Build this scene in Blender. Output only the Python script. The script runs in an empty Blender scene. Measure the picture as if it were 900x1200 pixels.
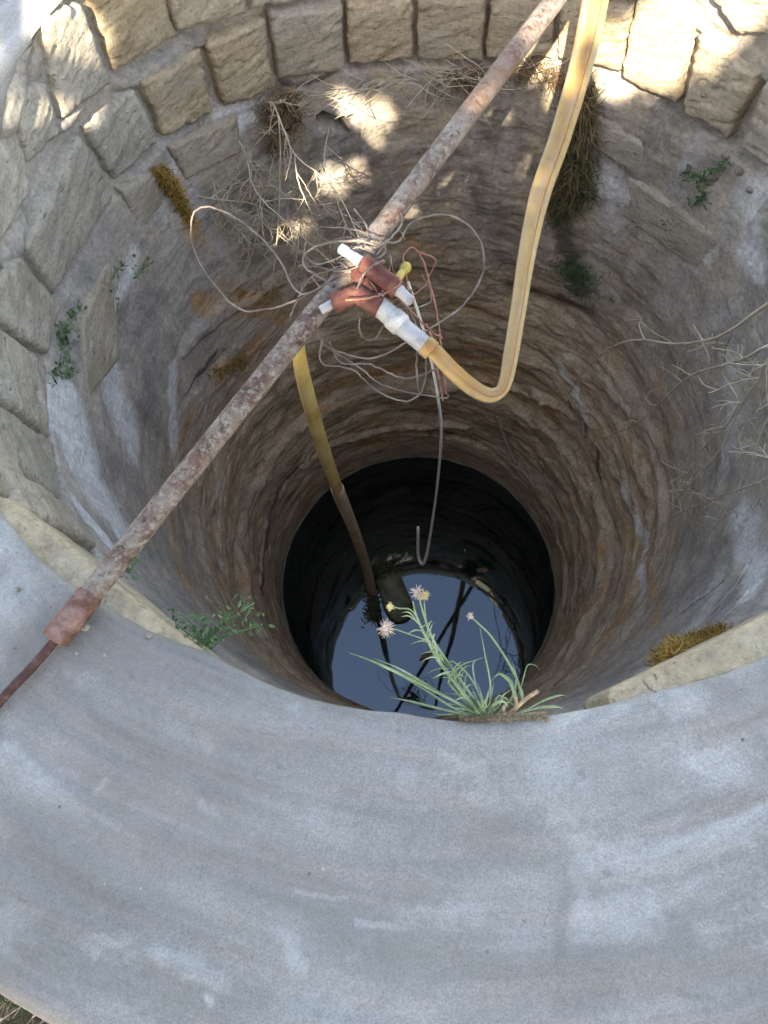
import bpy, math, random
import numpy as np
from mathutils import Vector

random.seed(7)
rng = np.random.default_rng(7)
SC = bpy.context.scene
COL = SC.collection
R0 = 0.8                       # radius of the well mouth, metres
HW = -2.7112                   # water level below the parapet top
GZ = -0.62                     # outside ground level

# ------------------------------------------------------------------ camera
CP = np.array([0.016541, -0.863379, 0.877305])
PIT, YAW, ROL, FPX = 1.2226, -0.2177, -0.1412, 854.5661
_f = np.array([math.sin(YAW)*math.cos(PIT), math.cos(YAW)*math.cos(PIT), -math.sin(PIT)])
_r = np.array([math.cos(YAW), -math.sin(YAW), 0.0])
_u = np.cross(_r, _f)
CR = _r*math.cos(ROL)+_u*math.sin(ROL)
CU = -_r*math.sin(ROL)+_u*math.cos(ROL)
cam = bpy.data.cameras.new('camera')
cam.sensor_fit = 'VERTICAL'
cam.sensor_height = 24.0
cam.lens = 24.0*FPX/1200.0
cam.clip_start = 0.02
cam.clip_end = 2000
cob = bpy.data.objects.new('camera', cam)
COL.objects.link(cob)
from mathutils import Matrix
cob.matrix_world = Matrix(((CR[0], CU[0], -_f[0], CP[0]), (CR[1], CU[1], -_f[1], CP[1]),
                           (CR[2], CU[2], -_f[2], CP[2]), (0, 0, 0, 1)))
SC.camera = cob

# ------------------------------------------------------------------ light
SUN_EL, SUN_AZ = math.radians(43), math.radians(186)      # azimuth measured clockwise from +Y
SD = np.array([math.sin(SUN_AZ)*math.cos(SUN_EL), math.cos(SUN_AZ)*math.cos(SUN_EL), math.sin(SUN_EL)])  # to the sun
SC.view_settings.view_transform = 'Standard'
SC.view_settings.look = 'None'
SC.view_settings.gamma = 1
SC.view_settings.exposure = 2.85
SC.cycles.max_bounces = 16
SC.cycles.diffuse_bounces = 12
W = bpy.data.worlds.new("World")
SC.world = W
W.use_nodes = True
wn = W.node_tree
bg = wn.nodes['Background']
sky = wn.nodes.new('ShaderNodeTexSky')
sky.sky_type = 'NISHITA'
sky.sun_disc = False
sky.sun_elevation = SUN_EL
sky.sun_rotation = SUN_AZ
sky.dust_density = 1.0
wb = wn.nodes.new('ShaderNodeMix'); wb.data_type = 'RGBA'; wb.blend_type = 'MULTIPLY'
wb.inputs[0].default_value = 1.0
wb.inputs[7].default_value = (1.27, 1.018, 0.79, 1)         # the camera's white balance for open shade
wn.links.new(sky.outputs[0], wb.inputs[6])
wn.links.new(wb.outputs[2], bg.inputs[0])
bg.inputs[1].default_value = 0.15
sl = bpy.data.lights.new('sun', 'SUN')
sl.energy = 5.0
sl.angle = math.radians(0.53)
sl.color = (1.0, 0.86, 0.66)
so = bpy.data.objects.new('sun', sl)
COL.objects.link(so)
so.rotation_euler = Vector(SD.tolist()).to_track_quat('Z', 'Y').to_euler()
so.location = (SD*20).tolist()

# ------------------------------------------------------------------ geometry of the place
def ray(x, y):
    D = _f+(x-450)/FPX*CR-(y-600)/FPX*CU
    return D/np.linalg.norm(D)
def plane(x, y, z=0.0):
    D = ray(x, y)
    return CP+D*(z-CP[2])/D[2]
def sst(a, b, x):
    t = np.clip((x-a)/(b-a), 0, 1)
    return t*t*(3-2*t)
def wall_c(z):
    t = np.clip((-z-0.42)/(-HW-0.42), 0, 1.15)
    return -0.0662*t, 0.0484*t
def wall_R(z):
    t = np.clip((-z-0.42)/(-HW-0.42), 0, 1.1)
    return R0+0.004-(R0-0.689+0.004)*t**0.9
def hit(x, y, off=0.0, flat=None):
    """where the ray through a photograph pixel meets the shaft; off moves towards the camera"""
    D = ray(x, y)
    z = -0.5
    R, cx, cy = R0, 0, 0
    for _ in range(14):
        if flat is None:
            R = float(wall_R(z)); cx, cy = wall_c(z)
        else:
            R, cx, cy = flat, 0, 0
        o = CP[:2]-np.array([cx, cy])
        a = D[:2]@D[:2]; b = o@D[:2]; k = o@o-R*R
        t = (-b+math.sqrt(max(b*b-a*k, 0)))/a
        z = CP[2]+t*D[2]
    return CP+(t-off)*D
def tz(x, y, flat=R0):
    P = hit(x, y, 0, flat)
    return math.atan2(P[1], P[0]), P[2]

def _h(ix, iy, iz, s):
    n = (ix.astype(np.int64)*374761393+iy.astype(np.int64)*668265263+iz.astype(np.int64)*2147483647+s*974634777) & 0xffffffff
    n = ((n ^ (n >> 13))*1274126177) & 0xffffffff
    n = n ^ (n >> 16)
    return (n & 0xffff)/65535.0
def vn(x, y, z, s=0):
    x0, y0, z0 = np.floor(x), np.floor(y), np.floor(z)
    fx, fy, fz = x-x0, y-y0, z-z0
    fx = fx*fx*(3-2*fx); fy = fy*fy*(3-2*fy); fz = fz*fz*(3-2*fz)
    r = 0
    for i in (0, 1):
        for j in (0, 1):
            for k in (0, 1):
                r = r+(fx if i else 1-fx)*(fy if j else 1-fy)*(fz if k else 1-fz)*_h(x0+i, y0+j, z0+k, s)
    return r*2-1
def fbm(x, y, z, o=4, s=0, g=0.5):
    r = 0; a = 1.0; t = 0
    for i in range(o):
        r = r+a*vn(x*2**i+i*7.3, y*2**i+i*3.1, z*2**i, s+i); t += a; a *= g
    return r/t

# ------------------------------------------------------------------ materials
class N:
    def __init__(s, name, rough=0.9, spec=0.25):
        s.m = bpy.data.materials.new(name); s.m.use_nodes = True
        s.t = s.m.node_tree; s.b = s.t.nodes['Principled BSDF']
        s.b.inputs['Roughness'].default_value = rough
        s.b.inputs['Specular IOR Level'].default_value = spec
    def n(s, ty, **kw):
        o = s.t.nodes.new(ty)
        for k, v in kw.items(): setattr(o, k, v)
        return o
    def l(s, a, b): s.t.links.new(a, b)
    def coord(s, scale=(1, 1, 1), kind='Object', rot=(0, 0, 0)):
        if not hasattr(s, '_tc'): s._tc = s.n('ShaderNodeTexCoord')
        mp = s.n('ShaderNodeMapping'); mp.inputs[3].default_value = scale; mp.inputs[2].default_value = rot
        s.l(s._tc.outputs[kind], mp.inputs[0]); return mp.outputs[0]
    def noise(s, vec, scale, detail=6, rough=0.6, dist=0.0):
        o = s.n('ShaderNodeTexNoise')
        o.inputs['Scale'].default_value = scale; o.inputs['Detail'].default_value = detail
        o.inputs['Roughness'].default_value = rough; o.inputs['Distortion'].default_value = dist
        s.l(vec, o.inputs['Vector']); return o.outputs[0]
    def vor(s, vec, scale, feature='F1'):
        o = s.n('ShaderNodeTexVoronoi'); o.feature = feature
        o.inputs['Scale'].default_value = scale; s.l(vec, o.inputs['Vector']); return o.outputs[0]
    def ramp(s, fac, stops):
        o = s.n('ShaderNodeValToRGB'); e = o.color_ramp.elements
        while len(e) < len(stops): e.new(0.5)
        for q, (p, c) in zip(e, stops):
            q.position = p; q.color = (c[0], c[1], c[2], 1) if hasattr(c, '__len__') else (c, c, c, 1)
        s.l(fac, o.inputs[0]); return o.outputs[0]
    def mix(s, fac, a, b, mode='MIX'):
        o = s.n('ShaderNodeMix', data_type='RGBA', blend_type=mode)
        for k, v in ((0, fac), (6, a), (7, b)):
            if isinstance(v, (int, float)): o.inputs[k].default_value = v
            elif isinstance(v, tuple): o.inputs[k].default_value = (v[0], v[1], v[2], 1)
            else: s.l(v, o.inputs[k])
        return o.outputs[2]
    def math(s, op, a, b=0.0, c=0.0):
        o = s.n('ShaderNodeMath', operation=op)
        for k, v in ((0, a), (1, b), (2, c)):
            if isinstance(v, (int, float)): o.inputs[k].default_value = v
            else: s.l(v, o.inputs[k])
        return o.outputs[0]
    def attr(s, name):
        o = s.n('ShaderNodeAttribute'); o.attribute_name = name
        q = s.n('ShaderNodeSeparateColor'); s.l(o.outputs[0], q.inputs[0]); return q.outputs
    def bump(s, h, strength=0.5, dist=0.003, prev=None):
        o = s.n('ShaderNodeBump'); o.inputs['Strength'].default_value = strength
        o.inputs['Distance'].default_value = dist; s.l(h, o.inputs['Height'])
        if prev is not None: s.l(prev, o.inputs['Normal'])
        return o.outputs[0]
    def out(s, col, normal=None, rough=None):
        s.l(col, s.b.inputs['Base Color'])
        if normal is not None: s.l(normal, s.b.inputs['Normal'])
        if rough is not None: s.l(rough, s.b.inputs['Roughness'])
        return s.m

def mat_rock():
    s = N('shaft_rock', 0.88, 0.2)
    o = s.coord()
    st = s.coord((2.4, 2.4, 6.5))
    dr = s.coord((9, 9, 1.3))
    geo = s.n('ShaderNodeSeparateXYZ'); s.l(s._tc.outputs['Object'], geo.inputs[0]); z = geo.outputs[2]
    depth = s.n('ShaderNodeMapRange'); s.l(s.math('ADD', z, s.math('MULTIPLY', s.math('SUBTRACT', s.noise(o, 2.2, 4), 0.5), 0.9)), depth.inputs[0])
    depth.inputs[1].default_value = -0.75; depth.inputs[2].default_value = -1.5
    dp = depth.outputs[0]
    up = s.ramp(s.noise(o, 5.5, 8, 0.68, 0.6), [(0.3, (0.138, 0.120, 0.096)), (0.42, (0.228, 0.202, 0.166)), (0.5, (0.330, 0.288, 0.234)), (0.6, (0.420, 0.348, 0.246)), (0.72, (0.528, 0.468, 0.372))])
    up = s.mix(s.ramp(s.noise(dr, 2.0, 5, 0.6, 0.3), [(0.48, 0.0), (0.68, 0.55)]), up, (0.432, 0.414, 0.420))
    lo = s.ramp(s.noise(st, 3.2, 8, 0.66, 0.9), [(0.3, (0.192, 0.144, 0.096)), (0.42, (0.384, 0.300, 0.204)), (0.52, (0.552, 0.438, 0.306)), (0.6, (0.576, 0.480, 0.360)), (0.72, (0.720, 0.636, 0.516))])  # lower rock colour lightened to make up for the dim light down there
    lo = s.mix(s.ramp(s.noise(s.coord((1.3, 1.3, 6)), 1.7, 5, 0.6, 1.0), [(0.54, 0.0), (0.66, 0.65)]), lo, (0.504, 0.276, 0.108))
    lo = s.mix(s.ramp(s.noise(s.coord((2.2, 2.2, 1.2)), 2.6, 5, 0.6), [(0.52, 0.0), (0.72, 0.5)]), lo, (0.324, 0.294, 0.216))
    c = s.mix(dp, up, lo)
    pl_ = s.attr('plaster')[0]
    gp = s.ramp(s.noise(s.coord((3, 3, 2.2)), 3.2, 8, 0.64, 0.5), [(0.3, (0.180, 0.164, 0.150)), (0.43, (0.282, 0.258, 0.234)), (0.54, (0.372, 0.336, 0.300)), (0.68, (0.504, 0.444, 0.360))])
    c = s.mix(s.math('MULTIPLY', pl_, 0.85), c, gp)
    m = s.attr('stain_shade')
    brk = s.noise(s.coord((2, 2, 2)), 9, 7, 0.7, 0.4)
    def msk(ch, lo_=0.36, hi=0.62):
        v = s.math('ADD', s.math('MULTIPLY', ch, 0.95), s.math('MULTIPLY', s.math('SUBTRACT', brk, 0.5), 0.75))
        r = s.n('ShaderNodeMapRange'); s.l(v, r.inputs[0]); r.inputs[1].default_value = lo_-0.12; r.inputs[2].default_value = hi
        return r.outputs[0]
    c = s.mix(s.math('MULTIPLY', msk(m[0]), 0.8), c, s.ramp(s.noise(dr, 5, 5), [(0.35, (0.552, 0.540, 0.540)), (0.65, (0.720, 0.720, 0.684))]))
    c = s.mix(s.math('MULTIPLY', s.math('MULTIPLY', msk(m[2]), s.ramp(s.noise(s.coord((2, 2, 5)), 4, 7, 0.7), [(0.36, 0.15), (0.6, 1.0)])), 0.75), c, s.ramp(s.noise(o, 14, 6), [(0.35, (0.336, 0.162, 0.054)), (0.65, (0.600, 0.360, 0.144))]))
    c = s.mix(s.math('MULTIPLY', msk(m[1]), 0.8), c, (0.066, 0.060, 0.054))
    gr = s.noise(o, 90, 6, 0.75)
    c = s.mix(0.85, c, s.ramp(gr, [(0.3, 0.55), (0.5, 1.0), (0.68, 1.3)]), 'MULTIPLY')
    pit = s.ramp(s.vor(s.coord((1, 1, 1.6)), 55), [(0.05, 0.35), (0.22, 1.0)])
    c = s.mix(s.ramp(s.noise(o, 7, 3), [(0.5, 0.0), (0.6, 0.7)]), c, s.mix(1.0, c, pit, 'MULTIPLY'))
    n1 = s.bump(s.noise(o, 38, 8, 0.72), 0.6, 0.008)
    n2 = s.bump(s.noise(s.coord((2, 2, 3)), 6, 8, 0.66, 0.3), 0.22, 0.02, n1)
    n3 = s.bump(gr, 0.7, 0.004, n2)
    return s.out(c, n3)

def mat_block():
    s = N('limestone_block', 0.92, 0.15)
    o = s.coord()
    oi = s.n('ShaderNodeObjectInfo')
    rot = s.coord((7, 7, 26), rot=(0.25, 0.2, 0))
    a = s.attr('tone')
    c = s.ramp(s.noise(rot, 2.4, 8, 0.68, 0.5), [(0.28, (0.170, 0.119, 0.070)), (0.42, (0.307, 0.234, 0.138)), (0.55, (0.382, 0.301, 0.187)), (0.72, (0.466, 0.389, 0.267))])
    g = s.ramp(s.noise(o, 11, 7, 0.65), [(0.3, (0.254, 0.229, 0.187)), (0.5, (0.355, 0.322, 0.267)), (0.7, (0.455, 0.415, 0.350))])
    c = s.mix(a[0], c, g)
    c = s.mix(s.ramp(s.noise(o, 6, 5), [(0.52, 0), (0.66, 0.5)]), c, (0.296, 0.275, 0.237))
    c = s.mix(0.5, c, s.ramp(oi.outputs['Random'], [(0, 0.82), (1, 1.2)]), 'MULTIPLY')
    gr = s.noise(o, 110, 6, 0.75)
    c = s.mix(0.8, c, s.ramp(gr, [(0.3, 0.6), (0.5, 1.0), (0.7, 1.25)]), 'MULTIPLY')
    slit = s.ramp(s.noise(s.coord((14, 14, 70), rot=(0.25, 0.2, 0)), 2.2, 4, 0.6, 0.3), [(0.3, 0.35), (0.37, 1.0)])
    c = s.mix(0.8, c, slit, 'MULTIPLY')
    pit = s.ramp(s.vor(s.coord((1, 1, 1.4)), 70), [(0.1, 0.0), (0.3, 1.0)])
    c = s.mix(s.ramp(s.noise(o, 16, 3), [(0.5, 0.0), (0.58, 0.6)]), c, s.mix(1.0, c, s.ramp(pit, [(0, 0.45), (1, 1.0)]), 'MULTIPLY'))
    n1 = s.bump(pit, 0.35, 0.003, s.bump(s.noise(rot, 5, 8, 0.7), 0.5, 0.008))
    n2 = s.bump(gr, 0.8, 0.004, n1)
    n3 = s.bump(slit, 0.5, 0.006, n2)
    return s.out(c, n3)

def mat_cement():
    s = N('cement_plaster', 0.85, 0.25)
    o = s.coord()
    uv = s.coord((1, 1, 1), 'UV')
    stv = s.coord((1.3, 7, 1), 'UV')
    c = s.ramp(s.noise(stv, 1.7, 7, 0.62, 0.7), [(0.28, (0.163, 0.157, 0.148)), (0.5, (0.241, 0.232, 0.221)), (0.62, (0.288, 0.280, 0.270)), (0.76, (0.370, 0.365, 0.357))])
    c = s.mix(s.ramp(s.noise(o, 3.6, 6, 0.6, 0.5), [(0.45, 0), (0.65, 0.55)]), c, (0.181, 0.172, 0.162))
    c = s.mix(s.ramp(s.noise(o, 5.0, 7, 0.6, 1.2), [(0.56, 0), (0.70, 0.5)]), c, (0.327, 0.329, 0.327))
    c = s.mix(s.ramp(s.noise(o, 2.3, 4, 0.6), [(0.52, 0), (0.7, 0.4)]), c, (0.267, 0.241, 0.206))
    m = s.attr('stain_shade')
    brk = s.noise(s.coord((1, 1, 1)), 13, 9, 0.74, 0.5)
    def msk(ch):
        v = s.math('ADD', s.math('MULTIPLY', ch, 0.8), s.math('MULTIPLY', s.math('SUBTRACT', brk, 0.5), 2.1))
        r = s.n('ShaderNodeMapRange'); s.l(v, r.inputs[0]); r.inputs[1].default_value = 0.32; r.inputs[2].default_value = 0.95
        return r.outputs[0]
    c = s.mix(s.math('MULTIPLY', msk(m[0]), 0.55), c, (0.482, 0.482, 0.473))
    c = s.mix(s.math('MULTIPLY', msk(m[1]), 0.6), c, (0.112, 0.103, 0.095))
    c = s.mix(s.math('MULTIPLY', msk(m[2]), 0.35), c, (0.292, 0.241, 0.172))
    gr = s.noise(o, 420, 2, 0.8)
    g2 = s.noise(o, 120, 5, 0.75)
    c = s.mix(0.9, c, s.ramp(gr, [(0.32, 0.75), (0.5, 1.0), (0.68, 1.25)]), 'MULTIPLY')
    c = s.mix(s.ramp(s.noise(s.coord((1, 1.6, 1)), 1.7, 5, 0.55, 0.6), [(0.36, 0.55), (0.56, 0.0)]), c, (0.146, 0.139, 0.129))
    c = s.mix(0.45, c, s.ramp(g2, [(0.33, 0.8), (0.6, 1.12)]), 'MULTIPLY')
    sp = s.ramp(s.vor(o, 26), [(0.035, 0.28), (0.075, 1.0)])
    c = s.mix(s.ramp(s.noise(o, 9, 2), [(0.5, 0.0), (0.55, 0.85)]), c, s.mix(1.0, c, sp, 'MULTIPLY'))
    c = s.mix(s.ramp(s.vor(s.coord((1.1, 0.9, 1)), 19), [(0.02, 0.5), (0.035, 0.0)]), c, (0.430, 0.430, 0.413))
    crk = s.n('ShaderNodeTexVoronoi'); crk.feature = 'DISTANCE_TO_EDGE'; crk.inputs['Scale'].default_value = 2.3
    wv_ = s.n('ShaderNodeVectorMath', operation='ADD'); s.l(o, wv_.inputs[0]); nn = s.n('ShaderNodeTexNoise'); nn.inputs['Scale'].default_value = 5; nn.inputs['Detail'].default_value = 8; s.l(o, nn.inputs[0]); s.l(nn.outputs[1], wv_.inputs[1]); s.l(wv_.outputs[0], crk.inputs['Vector'])
    cm = s.math('MULTIPLY', s.ramp(crk.outputs[0], [(0.0, 1.0), (0.0035, 0.0)]), s.ramp(s.noise(o, 1.9, 3), [(0.53, 0.0), (0.6, 0.55)]))
    c = s.mix(cm, c, (0.060, 0.056, 0.052))
    tr = s.noise(s.coord((1.0, 16, 1), 'UV'), 3.0, 6, 0.6, 0.25)
    c = s.mix(0.5, c, s.ramp(tr, [(0.34, 0.82), (0.5, 1.0), (0.68, 1.14)]), 'MULTIPLY')
    n1 = s.bump(tr, 0.45, 0.006)
    n2 = s.bump(g2, 0.35, 0.003, n1)
    n3 = s.bump(gr, 0.6, 0.0012, n2)
    return s.out(c, n3)

def mat_mortar():
    s = N('mortar', 0.95, 0.1); o = s.coord()
    c = s.ramp(s.noise(o, 14, 8, 0.7), [(0.3, (0.140, 0.130, 0.125)), (0.5, (0.270, 0.253, 0.244)), (0.7, (0.389, 0.372, 0.356))])
    return s.out(c, s.bump(s.noise(o, 60, 8, 0.75), 1.0, 0.01))

def mat_simple(name, stops, scale=20, rough=0.6, spec=0.3, bump=0.3, bd=0.002, cs=(1, 1, 1), detail=6, metal=0.0, sub=0.0):
    s = N(name, rough, spec); o = s.coord(cs)
    nz = s.noise(o, scale, detail, 0.68, 0.2)
    c = s.ramp(nz, stops)
    s.b.inputs['Metallic'].default_value = metal
    if sub: s.b.inputs['Subsurface Weight'].default_value = sub; s.b.inputs['Subsurface Scale'].default_value = 0.004
    return s.out(c, s.bump(s.noise(o, scale*2.5, 6, 0.7), bump, bd))

def mat_pipe():
    s = N('rusty_pipe', 0.7, 0.3); o = s.coord()
    c = s.ramp(s.noise(o, 22, 8, 0.7, 0.4), [(0.3, (0.041, 0.024, 0.019)), (0.42, (0.090, 0.052, 0.041)), (0.5, (0.138, 0.104, 0.085)), (0.62, (0.194, 0.171, 0.152)), (0.8, (0.249, 0.237, 0.212))])
    fl = s.ramp(s.noise(o, 120, 6, 0.75, 0.2), [(0.5, 0.0), (0.6, 0.75)])
    c = s.mix(fl, c, (0.256, 0.237, 0.205))
    dk = s.ramp(s.noise(o, 75, 6, 0.7), [(0.36, 0.85), (0.46, 0.0)])
    c = s.mix(dk, c, (0.038, 0.019, 0.013))
    c = s.mix(s.ramp(s.noise(o, 6, 4, 0.6), [(0.5, 0.0), (0.68, 0.6)]), c, (0.152, 0.071, 0.035))
    n1 = s.bump(s.noise(o, 75, 8, 0.75), 0.8, 0.004)
    return s.out(c, s.bump(fl, 0.5, 0.0015, n1))

def mat_hose():
    s = N('yellowed_hose', 0.36, 0.45); o = s.coord(); uvs = s.n('ShaderNodeSeparateXYZ'); s.coord(); s.l(s._tc.outputs['UV'], uvs.inputs[0])
    band = s.math('ADD', s.math('MULTIPLY', uvs.outputs[0], 1.9), s.math('MULTIPLY', s.math('SUBTRACT', s.noise(s.coord((1.2, 0.22, 1), 'UV'), 1.6, 4, 0.55), 0.5), 0.9))
    c = s.ramp(band, [(0.05, (0.217, 0.115, 0.024)), (0.28, (0.304, 0.197, 0.059)), (0.42, (0.299, 0.234, 0.140)), (0.55, (0.239, 0.133, 0.040)), (0.7, (0.271, 0.170, 0.065)), (0.9, (0.206, 0.127, 0.075))])
    c = s.mix(s.ramp(s.noise(s.coord((2.5, 0.35, 1), 'UV'), 1.6, 5, 0.6), [(0.48, 0), (0.62, 0.65)]), c, (0.233, 0.165, 0.113))
    c = s.mix(s.ramp(s.noise(o, 45, 7, 0.72), [(0.5, 0), (0.68, 0.45)]), c, (0.130, 0.085, 0.046))
    c = s.mix(s.ramp(s.noise(o, 150, 4, 0.7), [(0.6, 0), (0.7, 0.5)]), c, (0.108, 0.069, 0.038))
    s.b.inputs['Subsurface Weight'].default_value = 0.2
    s.b.inputs['Subsurface Scale'].default_value = 0.006
    return s.out(c, s.bump(s.noise(s.coord((14, 2, 1), 'UV'), 2, 5, 0.6), 0.25, 0.002), s.ramp(s.noise(o, 60, 5), [(0.35, 0.28), (0.65, 0.55)]))

def mat_water():
    s = N('still_water', 0.02, 0.5); o = s.coord()
    s.b.inputs['IOR'].default_value = 1.78
    s.b.inputs['Specular Tint'].default_value = (0.66, 0.82, 1.0, 1)
    c = s.ramp(s.noise(o, 2.5, 5), [(0.35, (0.004, 0.006, 0.006)), (0.7, (0.010, 0.013, 0.010))])
    sc = s.ramp(s.noise(o, 28, 6, 0.7), [(0.68, 0), (0.74, 0.35)])
    c = s.mix(sc, c, (0.05, 0.045, 0.03))
    return s.out(c, s.bump(s.noise(o, 7, 2, 0.5), 0.05, 0.003))

M = dict(
    rock=mat_rock(), block=mat_block(), cement=mat_cement(), mortar=mat_mortar(), pipe=mat_pipe(), hose=mat_hose(), water=mat_water(),
    rod=mat_simple('dark_rusty_rod', [(0.3, (0.02, 0.009, 0.009)), (0.5, (0.045, 0.018, 0.017)), (0.7, (0.12, 0.06, 0.055))], 60, 0.7, 0.3, 0.7, 0.003),
    red=mat_simple('red_brown_rust', [(0.3, (0.036, 0.012, 0.009)), (0.45, (0.077, 0.026, 0.020)), (0.56, (0.103, 0.040, 0.032)), (0.7, (0.138, 0.077, 0.051))], 55, 0.75, 0.25, 0.7, 0.002),
    pvc=mat_simple('white_plastic', [(0.3, (0.154, 0.149, 0.147)), (0.45, (0.257, 0.257, 0.266)), (0.7, (0.318, 0.318, 0.340))], 45, 0.45, 0.4, 0.2, 0.001),
    tape=mat_simple('sealing_tape', [(0.3, (0.256, 0.256, 0.240)), (0.6, (0.440, 0.440, 0.424))], 90, 0.55, 0.3, 0.7, 0.002),
    cap=mat_simple('blue_grey_plastic', [(0.3, (0.2, 0.26, 0.29)), (0.7, (0.4, 0.48, 0.5))], 60, 0.5, 0.3, 0.3),
    yellow=mat_simple('yellow_plastic', [(0.3, (0.252, 0.180, 0.024)), (0.7, (0.360, 0.282, 0.060))], 50, 0.45, 0.4, 0.2),
    wire=mat_simple('old_wire', [(0.35, (0.053, 0.041, 0.034)), (0.5, (0.112, 0.090, 0.075)), (0.68, (0.225, 0.195, 0.173))], 30, 0.6, 0.3, 0.5),
    redwire=mat_simple('rusty_wire', [(0.3, (0.098, 0.038, 0.022)), (0.5, (0.210, 0.090, 0.060)), (0.7, (0.315, 0.188, 0.128))], 30, 0.7, 0.3, 0.5),
    rope=mat_simple('grey_cord', [(0.3, (0.30, 0.28, 0.24)), (0.7, (0.52, 0.49, 0.43))], 80, 0.8, 0.2, 0.8),
    darkpipe=mat_simple('muddy_pipe', [(0.3, (0.32, 0.25, 0.16)), (0.5, (0.48, 0.39, 0.26)), (0.7, (0.6, 0.5, 0.36))], 14, 0.6, 0.3, 0.4),
    dry=mat_simple('dry_stalk', [(0.3, (0.3, 0.25, 0.165)), (0.5, (0.46, 0.40, 0.29)), (0.7, (0.6, 0.54, 0.42))], 25, 0.8, 0.2, 0.3),
    stub=mat_simple('withered_stem', [(0.3, (0.12, 0.08, 0.05)), (0.5, (0.26, 0.2, 0.13)), (0.7, (0.42, 0.36, 0.27))], 70, 0.9, 0.1, 0.6),
    brown=mat_simple('dead_roots', [(0.3, (0.11, 0.07, 0.04)), (0.5, (0.22, 0.15, 0.085)), (0.7, (0.36, 0.26, 0.16))], 30, 0.9, 0.1, 0.3),
    ochre=mat_simple('ochre_moss', [(0.3, (0.17, 0.095, 0.02)), (0.5, (0.32, 0.2, 0.05)), (0.7, (0.42, 0.31, 0.12))], 60, 0.95, 0.1, 0.4),
    green=mat_simple('weed_green', [(0.3, (0.045, 0.085, 0.03)), (0.5, (0.085, 0.15, 0.055)), (0.7, (0.15, 0.22, 0.10))], 40, 0.6, 0.3, 0.1),
    blade=mat_simple('grass_blade', [(0.3, (0.085, 0.13, 0.05)), (0.5, (0.16, 0.22, 0.11)), (0.7, (0.32, 0.36, 0.25))], 16, 0.55, 0.35, 0.1, cs=(1, 1, 1)),
    fluff=mat_simple('seed_fluff', [(0.3, (0.36, 0.29, 0.25)), (0.7, (0.58, 0.50, 0.44))], 80, 0.9, 0.1, 0.0),
    bud=mat_simple('yellow_bud', [(0.3, (0.45, 0.36, 0.16)), (0.7, (0.62, 0.52, 0.3))], 80, 0.8, 0.1, 0.0),
    mossy=mat_simple('dark_moss', [(0.3, (0.05, 0.055, 0.025)), (0.5, (0.11, 0.115, 0.055)), (0.7, (0.2, 0.19, 0.10))], 30, 0.95, 0.1, 0.6),
    float_=mat_simple('slimy_olive', [(0.3, (0.07, 0.072, 0.035)), (0.5, (0.15, 0.15, 0.085)), (0.7, (0.27, 0.25, 0.18))], 16, 0.5, 0.4, 0.5, 0.006),
    leaf=mat_simple('tree_leaf', [(0.3, (0.04, 0.07, 0.02)), (0.7, (0.09, 0.14, 0.04))], 8, 0.6, 0.3, 0.1),
    bark=mat_simple('tree_bark', [(0.3, (0.06, 0.045, 0.03)), (0.7, (0.17, 0.13, 0.09))], 12, 0.95, 0.1, 0.9, 0.02, (1, 1, 0.25)),
    earth=mat_simple('dry_earth', [(0.3, (0.07, 0.055, 0.035)), (0.5, (0.15, 0.12, 0.08)), (0.7, (0.24, 0.2, 0.14))], 6, 1.0, 0.1, 1.0, 0.03, detail=10),
    litter=mat_simple('pale_litter', [(0.3, (0.3, 0.23, 0.13)), (0.7, (0.5, 0.42, 0.28))], 50, 0.8, 0.2, 0.1),
    stonechip=mat_simple('stone_chip', [(0.3, (0.14, 0.12, 0.10)), (0.7, (0.3, 0.27, 0.24))], 60, 0.95, 0.1, 0.6),
)

# ------------------------------------------------------------------ object helpers
def mesh(name, V, F, mat, parent=None, smooth=True, uv=None):
    me = bpy.data.meshes.new(name)
    V = np.asarray(V, dtype=np.float32)
    if isinstance(F, np.ndarray):
        k = F.shape[1]
        me.vertices.add(len(V)); me.vertices.foreach_set('co', V.ravel())
        me.loops.add(F.size); me.loops.foreach_set('vertex_index', F.ravel().astype(np.int32))
        me.polygons.add(len(F)); me.polygons.foreach_set('loop_start', np.arange(0, F.size, k, dtype=np.int32))
        me.polygons.foreach_set('loop_total', np.full(len(F), k, dtype=np.int32))
        me.update(calc_edges=True)
    else:
        me.from_pydata(V.tolist(), [], F)
    if smooth: me.polygons.foreach_set('use_smooth', np.ones(len(me.polygons), dtype=bool))
    if uv is not None:
        li = np.empty(len(me.loops), dtype=np.int32); me.loops.foreach_get('vertex_index', li)
        L = me.uv_layers.new(name='UVMap'); L.data.foreach_set('uv', np.asarray(uv, dtype=np.float32)[li].ravel())
    me.materials.append(mat)
    me.update()
    o = bpy.data.objects.new(name, me)
    COL.objects.link(o)
    if parent is not None: o.parent = parent
    return o
def colattr(o, name, arr):
    a = o.data.color_attributes.new(name, 'FLOAT_COLOR', 'POINT')
    b = np.ones((len(o.data.vertices), 4), dtype=np.float32); b[:, :arr.shape[1]] = arr
    a.data.foreach_set('color', b.ravel())
def thing(name, label, cat, group=None, loc=(0, 0, 0)):
    o = bpy.data.objects.new(name, None); COL.objects.link(o)
    o.empty_display_size = 0.05
    o.location = loc
    return tag(o, label, cat, group)
def tag(o, label, cat, group=None, kind=None):
    o['label'] = label; o['category'] = cat
    if group: o['group'] = group
    if kind: o['kind'] = kind
    return o
def adopt(root):
    """keep children where they are when the root's empty sits at its base"""
    l = root.location.copy()
    for ch in root.children: ch.matrix_parent_inverse = Matrix.Translation(-l)
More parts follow.
